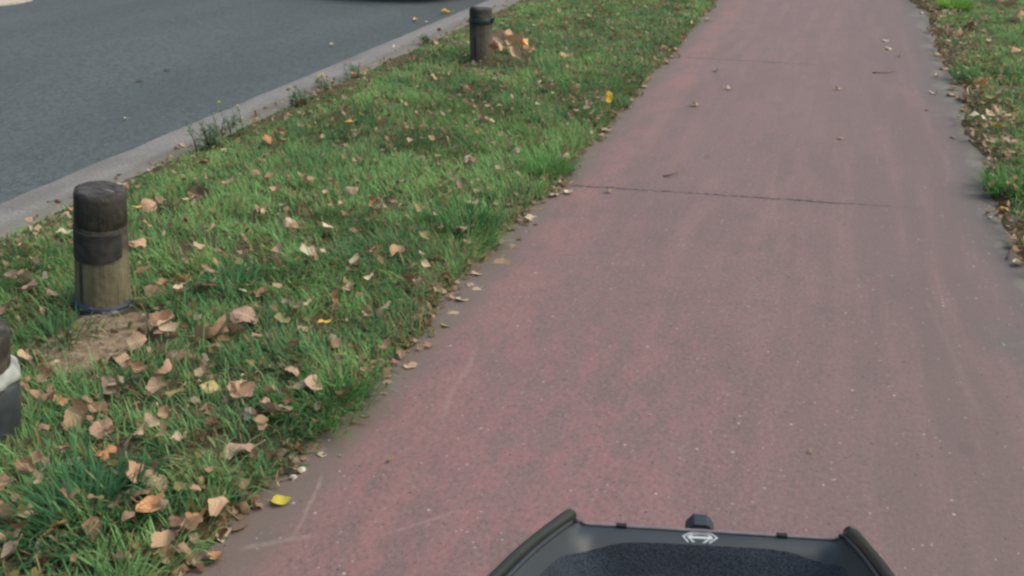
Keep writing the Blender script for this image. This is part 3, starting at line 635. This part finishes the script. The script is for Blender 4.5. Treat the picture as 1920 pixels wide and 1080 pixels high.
# ------------------------------------------------------------------ grass
LP_ARR = np.array([(l['o'].location.x, l['o'].location.y, l['size'] * .5, l['p'].x < 0) for l in LEAVES if l['on']])
def blades(name, xy, L, wd, lean, az, col, hz, ben):
    n = len(xy); az2 = az + rng.normal(0, .25, n)
    d = np.stack([np.cos(az), np.sin(az), np.zeros(n)], 1); sdv = np.stack([-np.sin(az2), np.cos(az2), np.zeros(n)], 1)
    base = np.stack([xy[:, 0], xy[:, 1], hz - .006], 1)
    V = np.zeros((n, 7, 3)); 
    for k, (s_, wf) in enumerate(((0, .8), (.4, 1), (.75, .7))):
        hr = L * (lean * s_ + ben * s_ * s_); up = np.sqrt(np.maximum((L * s_) ** 2 - np.minimum(hr, L * s_ * .97) ** 2, 1e-8)) * (1 - .35 * ben * s_ * s_)
        c_ = base + d * np.minimum(hr, L * s_ * .97)[:, None]; c_[:, 2] += up
        V[:, 2 * k] = c_ - sdv * (wd * wf / 2)[:, None]; V[:, 2 * k + 1] = c_ + sdv * (wd * wf / 2)[:, None]
    hr = np.minimum(L * (lean + ben), L * .97); up = np.sqrt(L ** 2 - hr ** 2) * (1 - .45 * ben)
    V[:, 6] = base + d * hr[:, None]; V[:, 6, 2] += up
    me = bpy.data.meshes.new(name); nv = n * 7
    me.vertices.add(nv); me.vertices.foreach_set('co', V.reshape(-1).astype(np.float32))
    o7 = (np.arange(n) * 7)[:, None]
    idx = np.concatenate([o7 + np.array([[0, 1, 3, 2]]), o7 + np.array([[2, 3, 5, 4]]), o7 + np.array([[4, 5, 6]])], 1).reshape(-1)
    tot = np.tile([4, 4, 3], n); st = np.concatenate([[0], np.cumsum(tot)[:-1]])
    me.loops.add(len(idx)); me.loops.foreach_set('vertex_index', idx.astype(np.int32))
    me.polygons.add(len(tot)); me.polygons.foreach_set('loop_start', st.astype(np.int32)); me.polygons.foreach_set('loop_total', tot.astype(np.int32))
    me.polygons.foreach_set('use_smooth', np.ones(len(tot), bool)); me.update(calc_edges=True)
    at = me.color_attributes.new('tint', 'FLOAT_COLOR', 'POINT')
    cc = np.ones((n, 7, 4)); cc[:, :, :3] = col[:, None, :]
    at.data.foreach_set('color', cc.reshape(-1).astype(np.float32))
    me.materials.append(M['grass']); return link(name, me)
def tints(xy, n, warm=0.0):
    a = vnoise(xy[:, 0], xy[:, 1], 2.4, 70); b = vnoise(xy[:, 0], xy[:, 1], 7, 71); r_ = rng.random(n)
    mixv = np.clip((a * .55 + b * .45 - .5) * 2.8 + .50 + rng.normal(0, .18, n) + warm, 0, 1)[:, None]
    c = np.array([.098, .235, .098]) * (1 - mixv) + np.array([.210, .400, .145]) * mixv
    c *= (.72 + .6 * rng.random((n, 1)))
    s = r_ < .12; c[s] = np.array([.33, .27, .13]) * (.6 + .6 * rng.random((s.sum(), 1)))
    s = (r_ > .12) & (r_ < .19); c[s] = np.array([.16, .12, .065]) * (.6 + .6 * rng.random((s.sum(), 1)))
    return c
def suppress(xy, keep):
    for (lx, ly, lr, _) in LP_ARR:
        d = np.hypot(xy[:, 0] - lx, xy[:, 1] - ly + lr * .25); keep &= ~((d < lr * .95) & (rng.random(len(xy)) < .92))
    for q in POSTS_XY: keep &= (np.hypot(xy[:, 0] - q.x, xy[:, 1] - q.y) > .10) & ((np.hypot(xy[:, 0] - q.x - .02, xy[:, 1] - q.y + .16) > .14) | (rng.random(len(xy)) < .25))
    return keep
def lawn(name, x0, x1, y0, y1, dens, inside, hf, edge, sgn, short=1.0, warm=0.0):
    n = int((x1 - x0) * (y1 - y0) * dens); xy = np.stack([rng.uniform(x0, x1, n), rng.uniform(y0, y1, n)], 1)
    # fewer blades far away
    keep = rng.random(n) < np.clip(4.2 / np.maximum(xy[:, 1], .1), .45, 1)
    clump = vnoise(xy[:, 0], xy[:, 1], 11, 80) * .6 + vnoise(xy[:, 0], xy[:, 1], 4, 81) * .4
    keep &= rng.random(n) < np.clip((clump - .16) * 2.8, .20, 1)
    keep &= inside(xy)
    xy = xy[keep]; keep = suppress(xy, np.ones(len(xy), bool)); xy = xy[keep]; n = len(xy)
    clump = vnoise(xy[:, 0], xy[:, 1], 11, 80) * .6 + vnoise(xy[:, 0], xy[:, 1], 4, 81) * .4
    L_ = (.034 + .046 * clump + rng.gamma(2, .010, n)) * short
    L_ *= np.clip(1.12 - .05 * xy[:, 1], .62, 1)
    pb = POSTS_XY[1]; L_ *= np.where((np.abs(xy[:, 0] - pb.x - .08) < .17) & (xy[:, 1] < pb.y) & (xy[:, 1] > pb.y - .42), .45, 1)
    if x1 < 0: L_ *= np.clip((xy[:, 0] - KX1) / .40, .35, 1)
    ed = np.abs(edge(xy[:, 1]) - xy[:, 0]); nr = np.clip(1 - ed / .16, 0, 1)
    L_ *= 1 + .40 * nr * (vnoise(xy[:, 1], xy[:, 1] * 0, 3, 83) * 1.3)
    az = rng.uniform(0, 2 * np.pi, n); flow = 2 * np.pi * vnoise(xy[:, 0], xy[:, 1], 3.3, 84)
    vx = np.cos(az) + .9 * np.cos(flow) + sgn * 1.0 * nr; vy = np.sin(az) + .9 * np.sin(flow)
    az = np.arctan2(vy, vx)
    far = np.clip(xy[:, 1] / 5, 1, 2.0)
    wd = rng.uniform(.0026, .0050, n) * far ** .8
    tc = tints(xy, n, warm); ln = rng.uniform(.1, .6, n); weedy = rng.random(n) < .05 + .22 * (vnoise(xy[:, 0], xy[:, 1], 5, 93) > .68)
    wd[weedy] *= rng.uniform(2.2, 3.6, weedy.sum()); L_[weedy] *= .62; ln[weedy] = rng.uniform(.45, .95, weedy.sum()); tc[weedy] = np.array([.085, .19, .085]) * (.6 + .8 * rng.random((weedy.sum(), 1)))
    straw = rng.random(n) < .05; ln[straw] = rng.uniform(.7, 1.0, straw.sum()); L_[straw] *= 1.25; tc[straw] = np.array([.40, .33, .18]) * (.6 + .7 * rng.random((straw.sum(), 1)))
    return tag(blades(name, xy, L_, wd, ln, az, tc, hf(xy[:, 0], xy[:, 1]), rng.uniform(.1, .55, n)), kind='stuff')
def in_left(xy):
    k = (xy[:, 0] < edge_left(xy[:, 1]) + .006) & (xy[:, 0] > KX1 + .015 + .08 * vnoise(xy[:, 1], xy[:, 1] * 0, 2.5, 12) * (rng.random(len(xy)) < .8))
    for (c_, rx, ry) in PATCHES:
        d = np.hypot((xy[:, 0] - c_.x) / rx, (xy[:, 1] - c_.y) / ry); k &= (d > .75 + .5 * vnoise(xy[:, 0], xy[:, 1], 12, 88)) | (rng.random(len(xy)) < .05)
    return k
def in_right(xy):
    d = xy[:, 0] - edge_right(xy[:, 1]); nz = vnoise(xy[:, 0], xy[:, 1], 3.0, 90)
    return (d > .02) & (rng.random(len(xy)) < np.clip(d / .14 - nz * .5, .0, 1)) & ((nz < .66) | (rng.random(len(xy)) < .3))
lawn('grass', -3.34, -1.1, .3, 13.5, 11500, in_left, gh_left, edge_left, 1)
lawn('grass', .75, 2.9, 1.4, 13.5, 10500, in_right, gh_right, edge_right, -1, .95, .28)
# tufts with broader blades
def tuft(px, py, n, Lr, wr, col, label, spread=.05, lean=(.15, .8)):
    p = g(px, py, .01); hf = gh_left if p.x < 0 else gh_right
    xy = np.clip(np.stack([rng.normal(0, spread * .5, n), rng.normal(0, spread * .5, n)], 1), -spread * .8, spread * .8)
    az = np.arctan2(xy[:, 1], xy[:, 0]) + rng.normal(0, .7, n)
    c = np.array(col)[None] * (.65 + .7 * rng.random((n, 1)))
    o = blades('grass_tuft', xy, rng.uniform(*Lr, n), rng.uniform(*wr, n), rng.uniform(*lean, n), az, c, np.full(n, 0.0), rng.uniform(.1, .5, n))
    o.location = (p.x, p.y, float(hf(p.x, p.y))); tag(o, label, 'grass tuft', 'thick grass tufts on the verges')
tuft(440, 560, 150, (.08, .17), (.004, .008), (0.065, 0.183, 0.072), 'dark broad-bladed grass tuft between leaves near the navy-ringed post', .09)
tuft(1788, 22, 700, (.08, .17), (.004, .007), (0.162, 0.351, 0.060), 'bright green dense grass tuft on the right verge near the photo top', .16, (.05, .5))
tuft(868, 440, 360, (.09, .17), (.003, .006), (0.062, 0.190, 0.062), 'dark long grass tuft drooping toward the path edge short of the crack', .17)
tuft(1026, 328, 260, (.08, .16), (.003, .006), (0.097, 0.256, 0.072), 'long arching grass tuft hanging over the path where the crack starts', .13)
tuft(612, 768, 220, (.07, .14), (.003, .005), (0.081, 0.220, 0.060), 'green grass tuft overhanging the path edge below the tan leaf pair', .14)
tuft(330, 590, 160, (.06, .12), (.003, .006), (0.073, 0.190, 0.072), 'small green tuft at the bare soil beside the navy-ringed post', .08)
tuft(170, 990, 420, (.08, .16), (.004, .007), (0.058, 0.168, 0.072), 'dark bluish green tuft at the lower edge of the verge', .17)
tuft(100, 650, 240, (.06, .12), (.003, .006), (0.073, 0.183, 0.072), 'dark tuft between the white-collared post and the navy-ringed post', .13)
tuft(1838, 150, 420, (.06, .13), (.004, .007), (0.073, 0.198, 0.070), 'dark weedy tuft bordering the bulge on the right verge', .22)
tuft(1905, 360, 420, (.07, .13), (.004, .007), (0.081, 0.220, 0.060), 'dark green tuft at the right photo edge beside the grey asphalt', .16)

# loose litter: crumbs of leaf and straw too small to count
def litter(n, nleaf):
    V = []; Fc = []; C = []; base = 0
    pal = [PAL[k_] for k_ in ('tan', 'tan', 'pale', 'brown', 'grey-brown', 'pinkish', 'olive')]
    data = [(np.array([v.co[:] for v in me.vertices]), [tuple(p.vertices) for p in me.polygons]) for me in LEAFM.values()]
    def spot():
        side = random.random(); y = 1.3 + 10.7 * random.random() ** 1.35
        if side < .60: x = random.uniform(KX1, -1.2)
        elif side < .72: x = float(edge_left(y)) + random.gauss(-.01, .03)
        else: x = float(edge_right(y)) + abs(random.gauss(.05, .25)) - .03
        h = max(float(gh_left(x, y) if x < 0 else gh_right(x, y)), 0)
        return x, y, h, side
    for k in range(n + nleaf):
        x, y, h, side = spot()
        while any(math.hypot(x - q.x, y - q.y) < .17 for q in POSTS_XY): x, y, h, side = spot()
        c = random.choice(pal); kk = random.uniform(.6, 1.2)
        if k < n:
            s_ = random.uniform(.006, .018); a = random.uniform(0, 6.28); tl = random.uniform(-.5, .5); r5 = [s_ * random.uniform(.5, 1) for _ in range(5)]
            vs = np.array([(x + r5[q] * math.cos(a + q * 1.257), y + r5[q] * math.sin(a + q * 1.257), h + .006 + (.02 * random.random() if side < .6 else 0) + r5[q] * tl * math.sin(a + q)) for q in range(5)]); fs = [(0, 1, 2, 3, 4)]
        else:
            dv, fs = random.choice(data); s_ = random.uniform(.017, .042)
            mt = Matrix.Rotation(random.uniform(0, 6.28), 3, 'Z') @ Matrix.Rotation(random.gauss(0, .65), 3, 'X') @ Matrix.Rotation(random.gauss(0, .5), 3, 'Y')
            vs = (dv * s_) @ np.array(mt).T + np.array([x, y, h + (random.uniform(.020, .072) if side < .6 or side > .72 else .012)])
        V.append(vs); Fc += [tuple(i + base for i in f) for f in fs]; base += len(vs); C.append(np.tile([c[0] * kk, c[1] * kk, c[2] * kk, 1], (len(vs), 1)))
    me = mesh('leaf_litter', np.concatenate(V).tolist(), Fc); at = me.color_attributes.new('tint', 'FLOAT_COLOR', 'POINT'); at.data.foreach_set('color', np.concatenate(C).astype(np.float32).reshape(-1))
    return tag(link('leaf_litter', me, M['grass']), kind='stuff')
litter(3400, 4200)

# ------------------------------------------------------------------ twigs and pebbles on the path
def twig(pts, r_, label):
    m = MB(); m.tube(pts, [r_ * 1.1, r_, r_ * .9, r_ * .7][:len(pts)], 7)
    m.build('twig', M['twig']); tag(bpy.data.objects[m_last()], label, 'twig')
def m_last(): return [o for o in COL.objects if o.name.startswith('twig')][-1].name
twig([g(1636, 136, .006), g(1650, 136, .008), g(1664, 136, .008), g(1679, 133, .006)], .004, 'thin straight twig lying across the far red path')
twig([g(1244, 330, .006), g(1256, 328, .012), g(1268, 322, .016)], .004, 'short dark forked twig on the path beyond the dark crack')
twig([g(1888, 485, .005), g(1893, 474, .006), g(1899, 462, .008)], .003, 'thin pale stalk pointing out from leaves at the right verge edge')
twig([g(1843, 344, .005), g(1852, 354, .005), g(1860, 362, .005)], .002, 'hair-thin pale stalk on the grey asphalt by the right verge')
def pebble(px, py, wpx, label):
    p = g(px, py, 0); s_ = wpx * depth_of(p) / F / 2; m = MB()
    prof = [(s_ * math.sin(a), s_ * .6 - s_ * .6 * math.cos(a)) for a in np.linspace(0.0, math.pi, 9)]
    m.lathe([(max(r_, 0), z) for r_, z in prof], 16, wob(int(px), .14)); o = m.build('pebble', M['pebble']); o.location = (p.x, p.y, -.002); tag(o, label, 'pebble', 'pale pebbles at the path edge')
pebble(566, 884, 16, 'pale pebble at the grass edge beyond the yellow-green leaf, farther of two')
pebble(550, 897, 14, 'pale pebble at the grass edge beyond the yellow-green leaf, nearer of two')

# ------------------------------------------------------------------ weeds leaning over the kerb
def weed(px, py, h, ns, nf, label, seed):
    rr = random.Random(seed); p = g(px, py, .01); o = empty('weed', (p.x, p.y, max(float(gh_left(p.x, p.y)), .0))); tag(o, label, 'weed', 'weeds along the kerb')
    st = MB(); lf = MB(); heads = []
    for k in range(ns):
        a = rr.uniform(0, 6.28); hh = h * rr.uniform(.6, 1); ln = rr.uniform(.15, .6) * hh
        b = Vector((rr.gauss(0, .03), rr.gauss(0, .04), 0)); pts = [b + Vector((math.cos(a) * ln * s_ * s_ - .25 * hh * s_ * s_, math.sin(a) * ln * s_ * s_, hh * s_)) for s_ in (0, .35, .7, 1)]
        st.tube(pts, [.0025, .0022, .0018, .001], 5); heads.append(pts[-1])
        for q in range(16):
            s_ = rr.uniform(.08, .95); c = pts[0].lerp(pts[-1], s_); c.z = hh * s_; c.x = b.x + (math.cos(a) * ln - .25 * hh) * s_ * s_; c.y = b.y + math.sin(a) * ln * s_ * s_
            az = rr.uniform(0, 6.28); ll = rr.uniform(.02, .055) * (1.2 - s_ * .6); wv = ll * .16; d = Vector((math.cos(az), math.sin(az), rr.uniform(.1, .7))).normalized(); e = Vector((-d.y, d.x, 0)).normalized()
            lf.add([c, c + d * ll * .4 + e * wv, c + d * ll - Vector((0, 0, ll * .2)), c + d * ll * .4 - e * wv], [(0, 1, 2, 3)])
    st.build('stem', M['stemg'], o); lf.build('foliage', M['weed'], o)
    for k in range(nf):
        c = heads[k % len(heads)]; f_ = MB(); n = 8
        f_.lathe([(.001, -.004), (.006, 0), (.009, .003), (.004, .005), (0, .005)], 9, None, Matrix.Translation(c)); f_.build('flower', M['yellow'], o)
weed(392, 285, .16, 14, 0, 'dark leafy weed leaning over the kerb, nearest the navy-ringed post', 1)
weed(436, 262, .17, 7, 2, 'tall thin weed with dried yellow tip over the kerb edge', 2)
weed(560, 200, .13, 9, 1, 'low bluish weed spreading on the kerb below the yellow flowers', 3)
weed(606, 172, .14, 6, 4, 'yellow-flowered weed hanging over the kerb', 4)
weed(660, 148, .12, 8, 0, 'dark spindly weed at the kerb past the yellow-flowered one', 5)
weed(795, 82, .10, 8, 1, 'low dark weed on the kerb short of the teal-strapped post', 6)
weed(905 - 48, 126, .09, 6, 0, 'dark green weed clump at the foot of the teal-strapped post', 7)
o_ = None

# ------------------------------------------------------------------ cart with felt-lined tray in front of the camera
P1 = Vector((-.27238, 1.17111, .62148)); P2 = Vector((.10550, 1.24678, .62145))
U = (P2 - P1).normalized(); VB = Vector((U.y, -U.x, 0)); W = Vector((0, 0, 1)); WID = (P2 - P1).length
def railL(t_): return P1 + VB * .225 * t_ - U * (.0825 * t_ + .005 * math.sin(min(t_, 1) * math.pi)) + W * (.07 * t_ - .006 * t_ * t_)
def railR(t_): return P2 + VB * .175 * t_ + U * (.003 * t_ + .002 * math.sin(min(t_, 1) * math.pi)) + W * (.07 * t_ - .006 * t_ * t_)
def sm(a, b, x):
    x = min(1, max(0, (x - a) / (b - a))); return x * x * (3 - 2 * x)
def S(s_, t_, lift=0.0):
    e = min(s_, 1 - s_)
    dep = .012 * sm(0, .05, e) + .022 * sm(.0, .25, t_) * sm(0, .12, e) + .05 * sm(.12, .45, t_) * sm(.03, .2, e) + .24 * sm(.42, 1.15, t_) * sm(.10, .30, e) 
    return railL(t_).lerp(railR(t_), s_) - W * (dep - lift) + VB * .0
cart = empty('push_cart', (-.08, 1.0, 0)); tag(cart, 'black tubular push cart with dark felt-lined tray and silver hexagon emblem', 'cart')
ic = Matrix.Translation((.08, -1.0, 0))
def cb(m, name, mat_, parent=None, **kw):
    m.v = [ic @ v for v in m.v] if parent is None else m.v
    return m.build(name, mat_, parent or cart, **kw)
def grid(f_, us, vs_):
    v = [f_(a, b) for b in vs_ for a in us]; n = len(us)
    return v, [(j * n + i, j * n + i + 1, (j + 1) * n + i + 1, (j + 1) * n + i) for j in range(len(vs_) - 1) for i in range(n - 1)]
us = np.concatenate([np.linspace(0, .12, 10), np.linspace(.15, .85, 22), np.linspace(.88, 1, 10)]); ts = np.concatenate([np.linspace(0, .3, 14), np.linspace(.35, 2.3, 30)])
m = MB(); v, f_ = grid(lambda a, b: S(a, b), us, ts); nu = len(us); nvv = len(v)
v2 = [p - W * .012 + (VB * .004 if i < nu else Vector()) for i, p in enumerate(v)]
m.add(v + v2, f_ + [tuple(reversed([i + nvv for i in q])) for q in f_] + [(i, i + nvv, i + 1 + nvv, i + 1) for i in range(nu - 1)])
shell = cb(m, 'tray', M['plastic'])
# felt lining with rounded front corners
def FL(a, b):
    t_ = .13 + b * 2.1; q = min(1, (t_ - .13) / .34); ins = .060 + .09 * (1 - math.sqrt(max(0, 1 - (1 - q) ** 2)))
    return S(ins + a * (1 - 2 * ins), t_ + .05 * (abs(a - .5) * 2) ** 6 * (1 - q), .0005 + .0025 * sm(0, .10, b) * sm(0, .10, min(a, 1 - a)))
m = MB(); v, f_ = grid(FL, np.linspace(0, 1, 48), np.concatenate([np.linspace(0, .2, 16), np.linspace(.22, 1, 30)])); m.add(v, f_); cb(m, 'lining', M['felt'])
# front edge trim, in three lengths between the two dark slots
def EP(s_, lift=0): return P1.lerp(P2, s_) + W * (lift - .012 * sm(0, .05, min(s_, 1 - s_)))
m = MB()
m.tube([EP(.03 + .94 * k / 40, .0015) - VB * .001 for k in range(41)], .0026, 8)
cb(m, 'edge_trim', M['edge'])
for s_ in (.185, .768):
    m = MB(); c_ = EP(s_, .003) - VB * .0005; m.box(c_, (.015, .0075, .0045), Matrix((U, VB, W)).transposed()); cb(m, 'edge_slot', M['rubber'], bevel=.001)
# side tubes with rounded ends and an inner bead
for nm, fr, sg in (('left', railL, -1), ('right', railR, 1)):
    m = MB(); pts = []; rad = []
    for k in range(7):
        a = k / 6; pts.append(fr(0) - VB * (.011 * math.cos(a * math.pi / 2) - .001) + U * sg * .003 + W * .002); rad.append(max(.0008, .0105 * math.sin(a * math.pi / 2)))
    for k in range(1, 30): pts.append(fr(2.3 * k / 29) + U * sg * .003 + W * .002); rad.append(.0105 - .0022 * min(1, k / 5))
    m.tube(pts, rad, 18); rl = cb(m, 'side_tube', M['rail'])
    m = MB(); m.tube([fr(.03 + 2.2 * k / 30) - U * sg * .0075 - W * .0015 for k in range(31)], .0034, 8); m.v = [ic @ q for q in m.v]; m.build('bead', M['plastic'], rl)
    m = MB(); m.lathe([(.0, -.003), (.0035, -.002), (.004, .001), (.0025, .0025), (0, .003)], 14, None, Matrix.Translation(fr(.06) - U * sg * .012 + W * .0)); cb(m, 'end_clip', M['rubber'])
# latch behind the front edge
fr_ = Matrix((U, -VB, W)).transposed(); lc = P1.lerp(P2, .478) - VB * .022 - W * .030
m = MB(); lv = []
for y in (-.013, .013):
    for (x, z) in ((-.021, -.012), (.021, -.012), (.020, .012), (.010, .025), (-.010, .025), (-.020, .012)): lv.append(lc + fr_ @ Vector((x, y, z)))
m.add(lv, [(0, 1, 2, 3, 4, 5), (11, 10, 9, 8, 7, 6)] + [(i, i + 6, (i + 1) % 6 + 6, (i + 1) % 6) for i in range(6)])
m.box(lc + fr_ @ Vector((0, -.015, -.004)), (.030, .016, .014), fr_)
lt = cb(m, 'latch', M['plastic'], smooth=False, bevel=.002)
m = MB(); m.box(lc + fr_ @ Vector((0, -.0145, .012)), (.017, .004, .013), fr_); m.v = [ic @ q for q in m.v]; m.build('latch_button', M['greysleeve'], lt, smooth=False, bevel=.001)
# printed hexagon emblem on the inner lip
def EM(x, y): return S(.478 + x * .060, .066 - y * .049, .0012)
def strip(m, pts, wd, n=6):
    pts = [Vector((*p, 0)) for p in pts]
    for a, b in zip(pts[:-1], pts[1:]):
        d = (b - a).normalized(); q = Vector((-d.y, d.x, 0)) * wd / 2
        for k in range(n):
            A, B = a.lerp(b, k / n), a.lerp(b, (k + 1) / n)
            if k == n - 1: B = B + d * wd * .3
            c4 = [A + q, A - q, B - q, B + q]; top = [EM(p.x, p.y) for p in c4]; lo = [p - W * .0009 for p in top]
            m.add(top + lo, [(0, 1, 2, 3), (0, 4, 5, 1), (1, 5, 6, 2), (2, 6, 7, 3), (3, 7, 4, 0)])
m = MB()
for sg in (-1, 1):
    strip(m, [(sg * .62, -.95), (sg * 1.0, 0), (sg * .55, .95), (sg * .05, .95)], .10)
    strip(m, [(sg * .28, -.95), (sg * .70, -.05), (sg * .45, .55), (sg * .0, .55)], .13)
strip(m, [(-.62, -.12), (.62, -.12)], .42)
cb(m, 'emblem', M['emblem'], smooth=False)
# undercarriage below the frame edge: two wheels, axle and struts
wc = Vector((-.07, 1.02, .15))
m = MB(); m.tube([wc - U * .17, wc + U * .17], .009, 12); cb(m, 'axle', M['metal'])
for sg in (-1, 1):
    m = MB(); m.tube([wc + U * sg * .13, wc + U * sg * .13 + W * .30 + VB * .10, (railL if sg < 0 else railR)(.9) - W * .02 + U * (-sg) * .03], .010, 12); cb(m, 'strut', M['rail'])
    c_ = wc + U * sg * .185; rot = Matrix.Translation(c_) @ fr_.to_4x4() @ Matrix.Rotation(R(90), 4, 'Y')
    m = MB(); m.lathe([(.118, -.016), (.140, -.018), (.149, -.008), (.150, .0), (.149, .008), (.140, .018), (.118, .016), (.118, -.016)], 36, None, rot); wh = cb(m, 'wheel', M['rubber'])
    m = MB(); m.lathe([(.02, -.012), (.03, -.014), (.118, -.010), (.118, .010), (.03, .014), (.02, .012)], 28, None, rot); m.v = [ic @ q for q in m.v]; m.build('rim', M['plastic'], wh)

# ------------------------------------------------------------------ dark car on the road beyond the frame top
car = empty('parked_car', (-4.92, 11.12, -.12)); tag(car, 'dark car on the road, only the underside shade of its end showing at photo top', 'car')
def sect(y, hw, zb, zt, tw):
    return [(-hw * .93, y, zb), (-hw, y, zb + .12), (-hw, y, zt * .75), (-hw * tw, y, zt), (hw * tw, y, zt), (hw, y, zt * .75), (hw, y, zb + .12), (hw * .93, y, zb)]
secs = [sect(0, .74, .26, .70, .9), sect(.12, .83, .20, .80, .9), sect(.55, .87, .20, .88, .9), sect(1.2, .88, .20, .95, .9), sect(3.2, .88, .20, .95, .9), sect(3.95, .86, .20, .92, .9), sect(4.2, .78, .26, .78, .9)]
m = MB(); vs = [q for s_ in secs for q in s_]; fs = [(8 * k + i, 8 * k + (i + 1) % 8, 8 * k + 8 + (i + 1) % 8, 8 * k + 8 + i) for k in range(6) for i in range(8)] + [tuple(range(7, -1, -1)), tuple(range(48, 56))]
m.add(vs, fs); m.build('body', M['paint'], car, bevel=.03)
m = MB(); cs = [[(-.78, y0, .93), (-.60, y1, 1.42), (.60, y1, 1.42), (.78, y0, .93)] for y0, y1 in ((.95, 1.55), (3.75, 3.15))]
m.add([q for s_ in cs for q in s_], [(3, 2, 1, 0), (4, 5, 6, 7), (0, 1, 5, 4), (1, 2, 6, 5), (2, 3, 7, 6), (3, 0, 4, 7)]); m.build('cabin', M['glass'], car, smooth=False, bevel=.04)
m = MB(); m.box((0, 2.35, 1.425), (1.16, 1.55, .04)); m.build('roof', M['paint'], car, bevel=.015)
m = MB(); m.tube([(-.72, .06, .36), (-.4, -.06, .36), (.4, -.06, .36), (.72, .06, .36)], .09, 12); m.build('bumper', M['paint'], car)
m = MB(); m.box((0, -.155, .42), (.46, .012, .10)); m.build('number_plate', M['plate'], car)
for sg in (-1, 1):
    m = MB(); m.lathe([(0, -.05), (.07, -.04), (.09, 0), (.09, .03)], 20, None, Matrix.Translation((sg * .56, .02, .62)) @ Matrix.Rotation(R(-90), 4, 'X')); m.build('headlight', M['lamp'], car)
    for y in (.72, 3.4):
        rot = Matrix.Translation((sg * .80, y, .31)) @ Matrix.Rotation(R(90), 4, 'Y')
        m = MB(); m.lathe([(.20, -.09), (.29, -.10), (.31, -.06), (.31, .06), (.29, .10), (.20, .09), (.20, -.09)], 32, None, rot); wh = m.build('wheel', M['rubber'], car)
        m = MB(); m.lathe([(.0, -.06), (.19, -.05), (.20, -.08), (.205, .08), (.19, .05), (0, .06)], 24, None, rot); m.build('rim', M['rim'], wh)
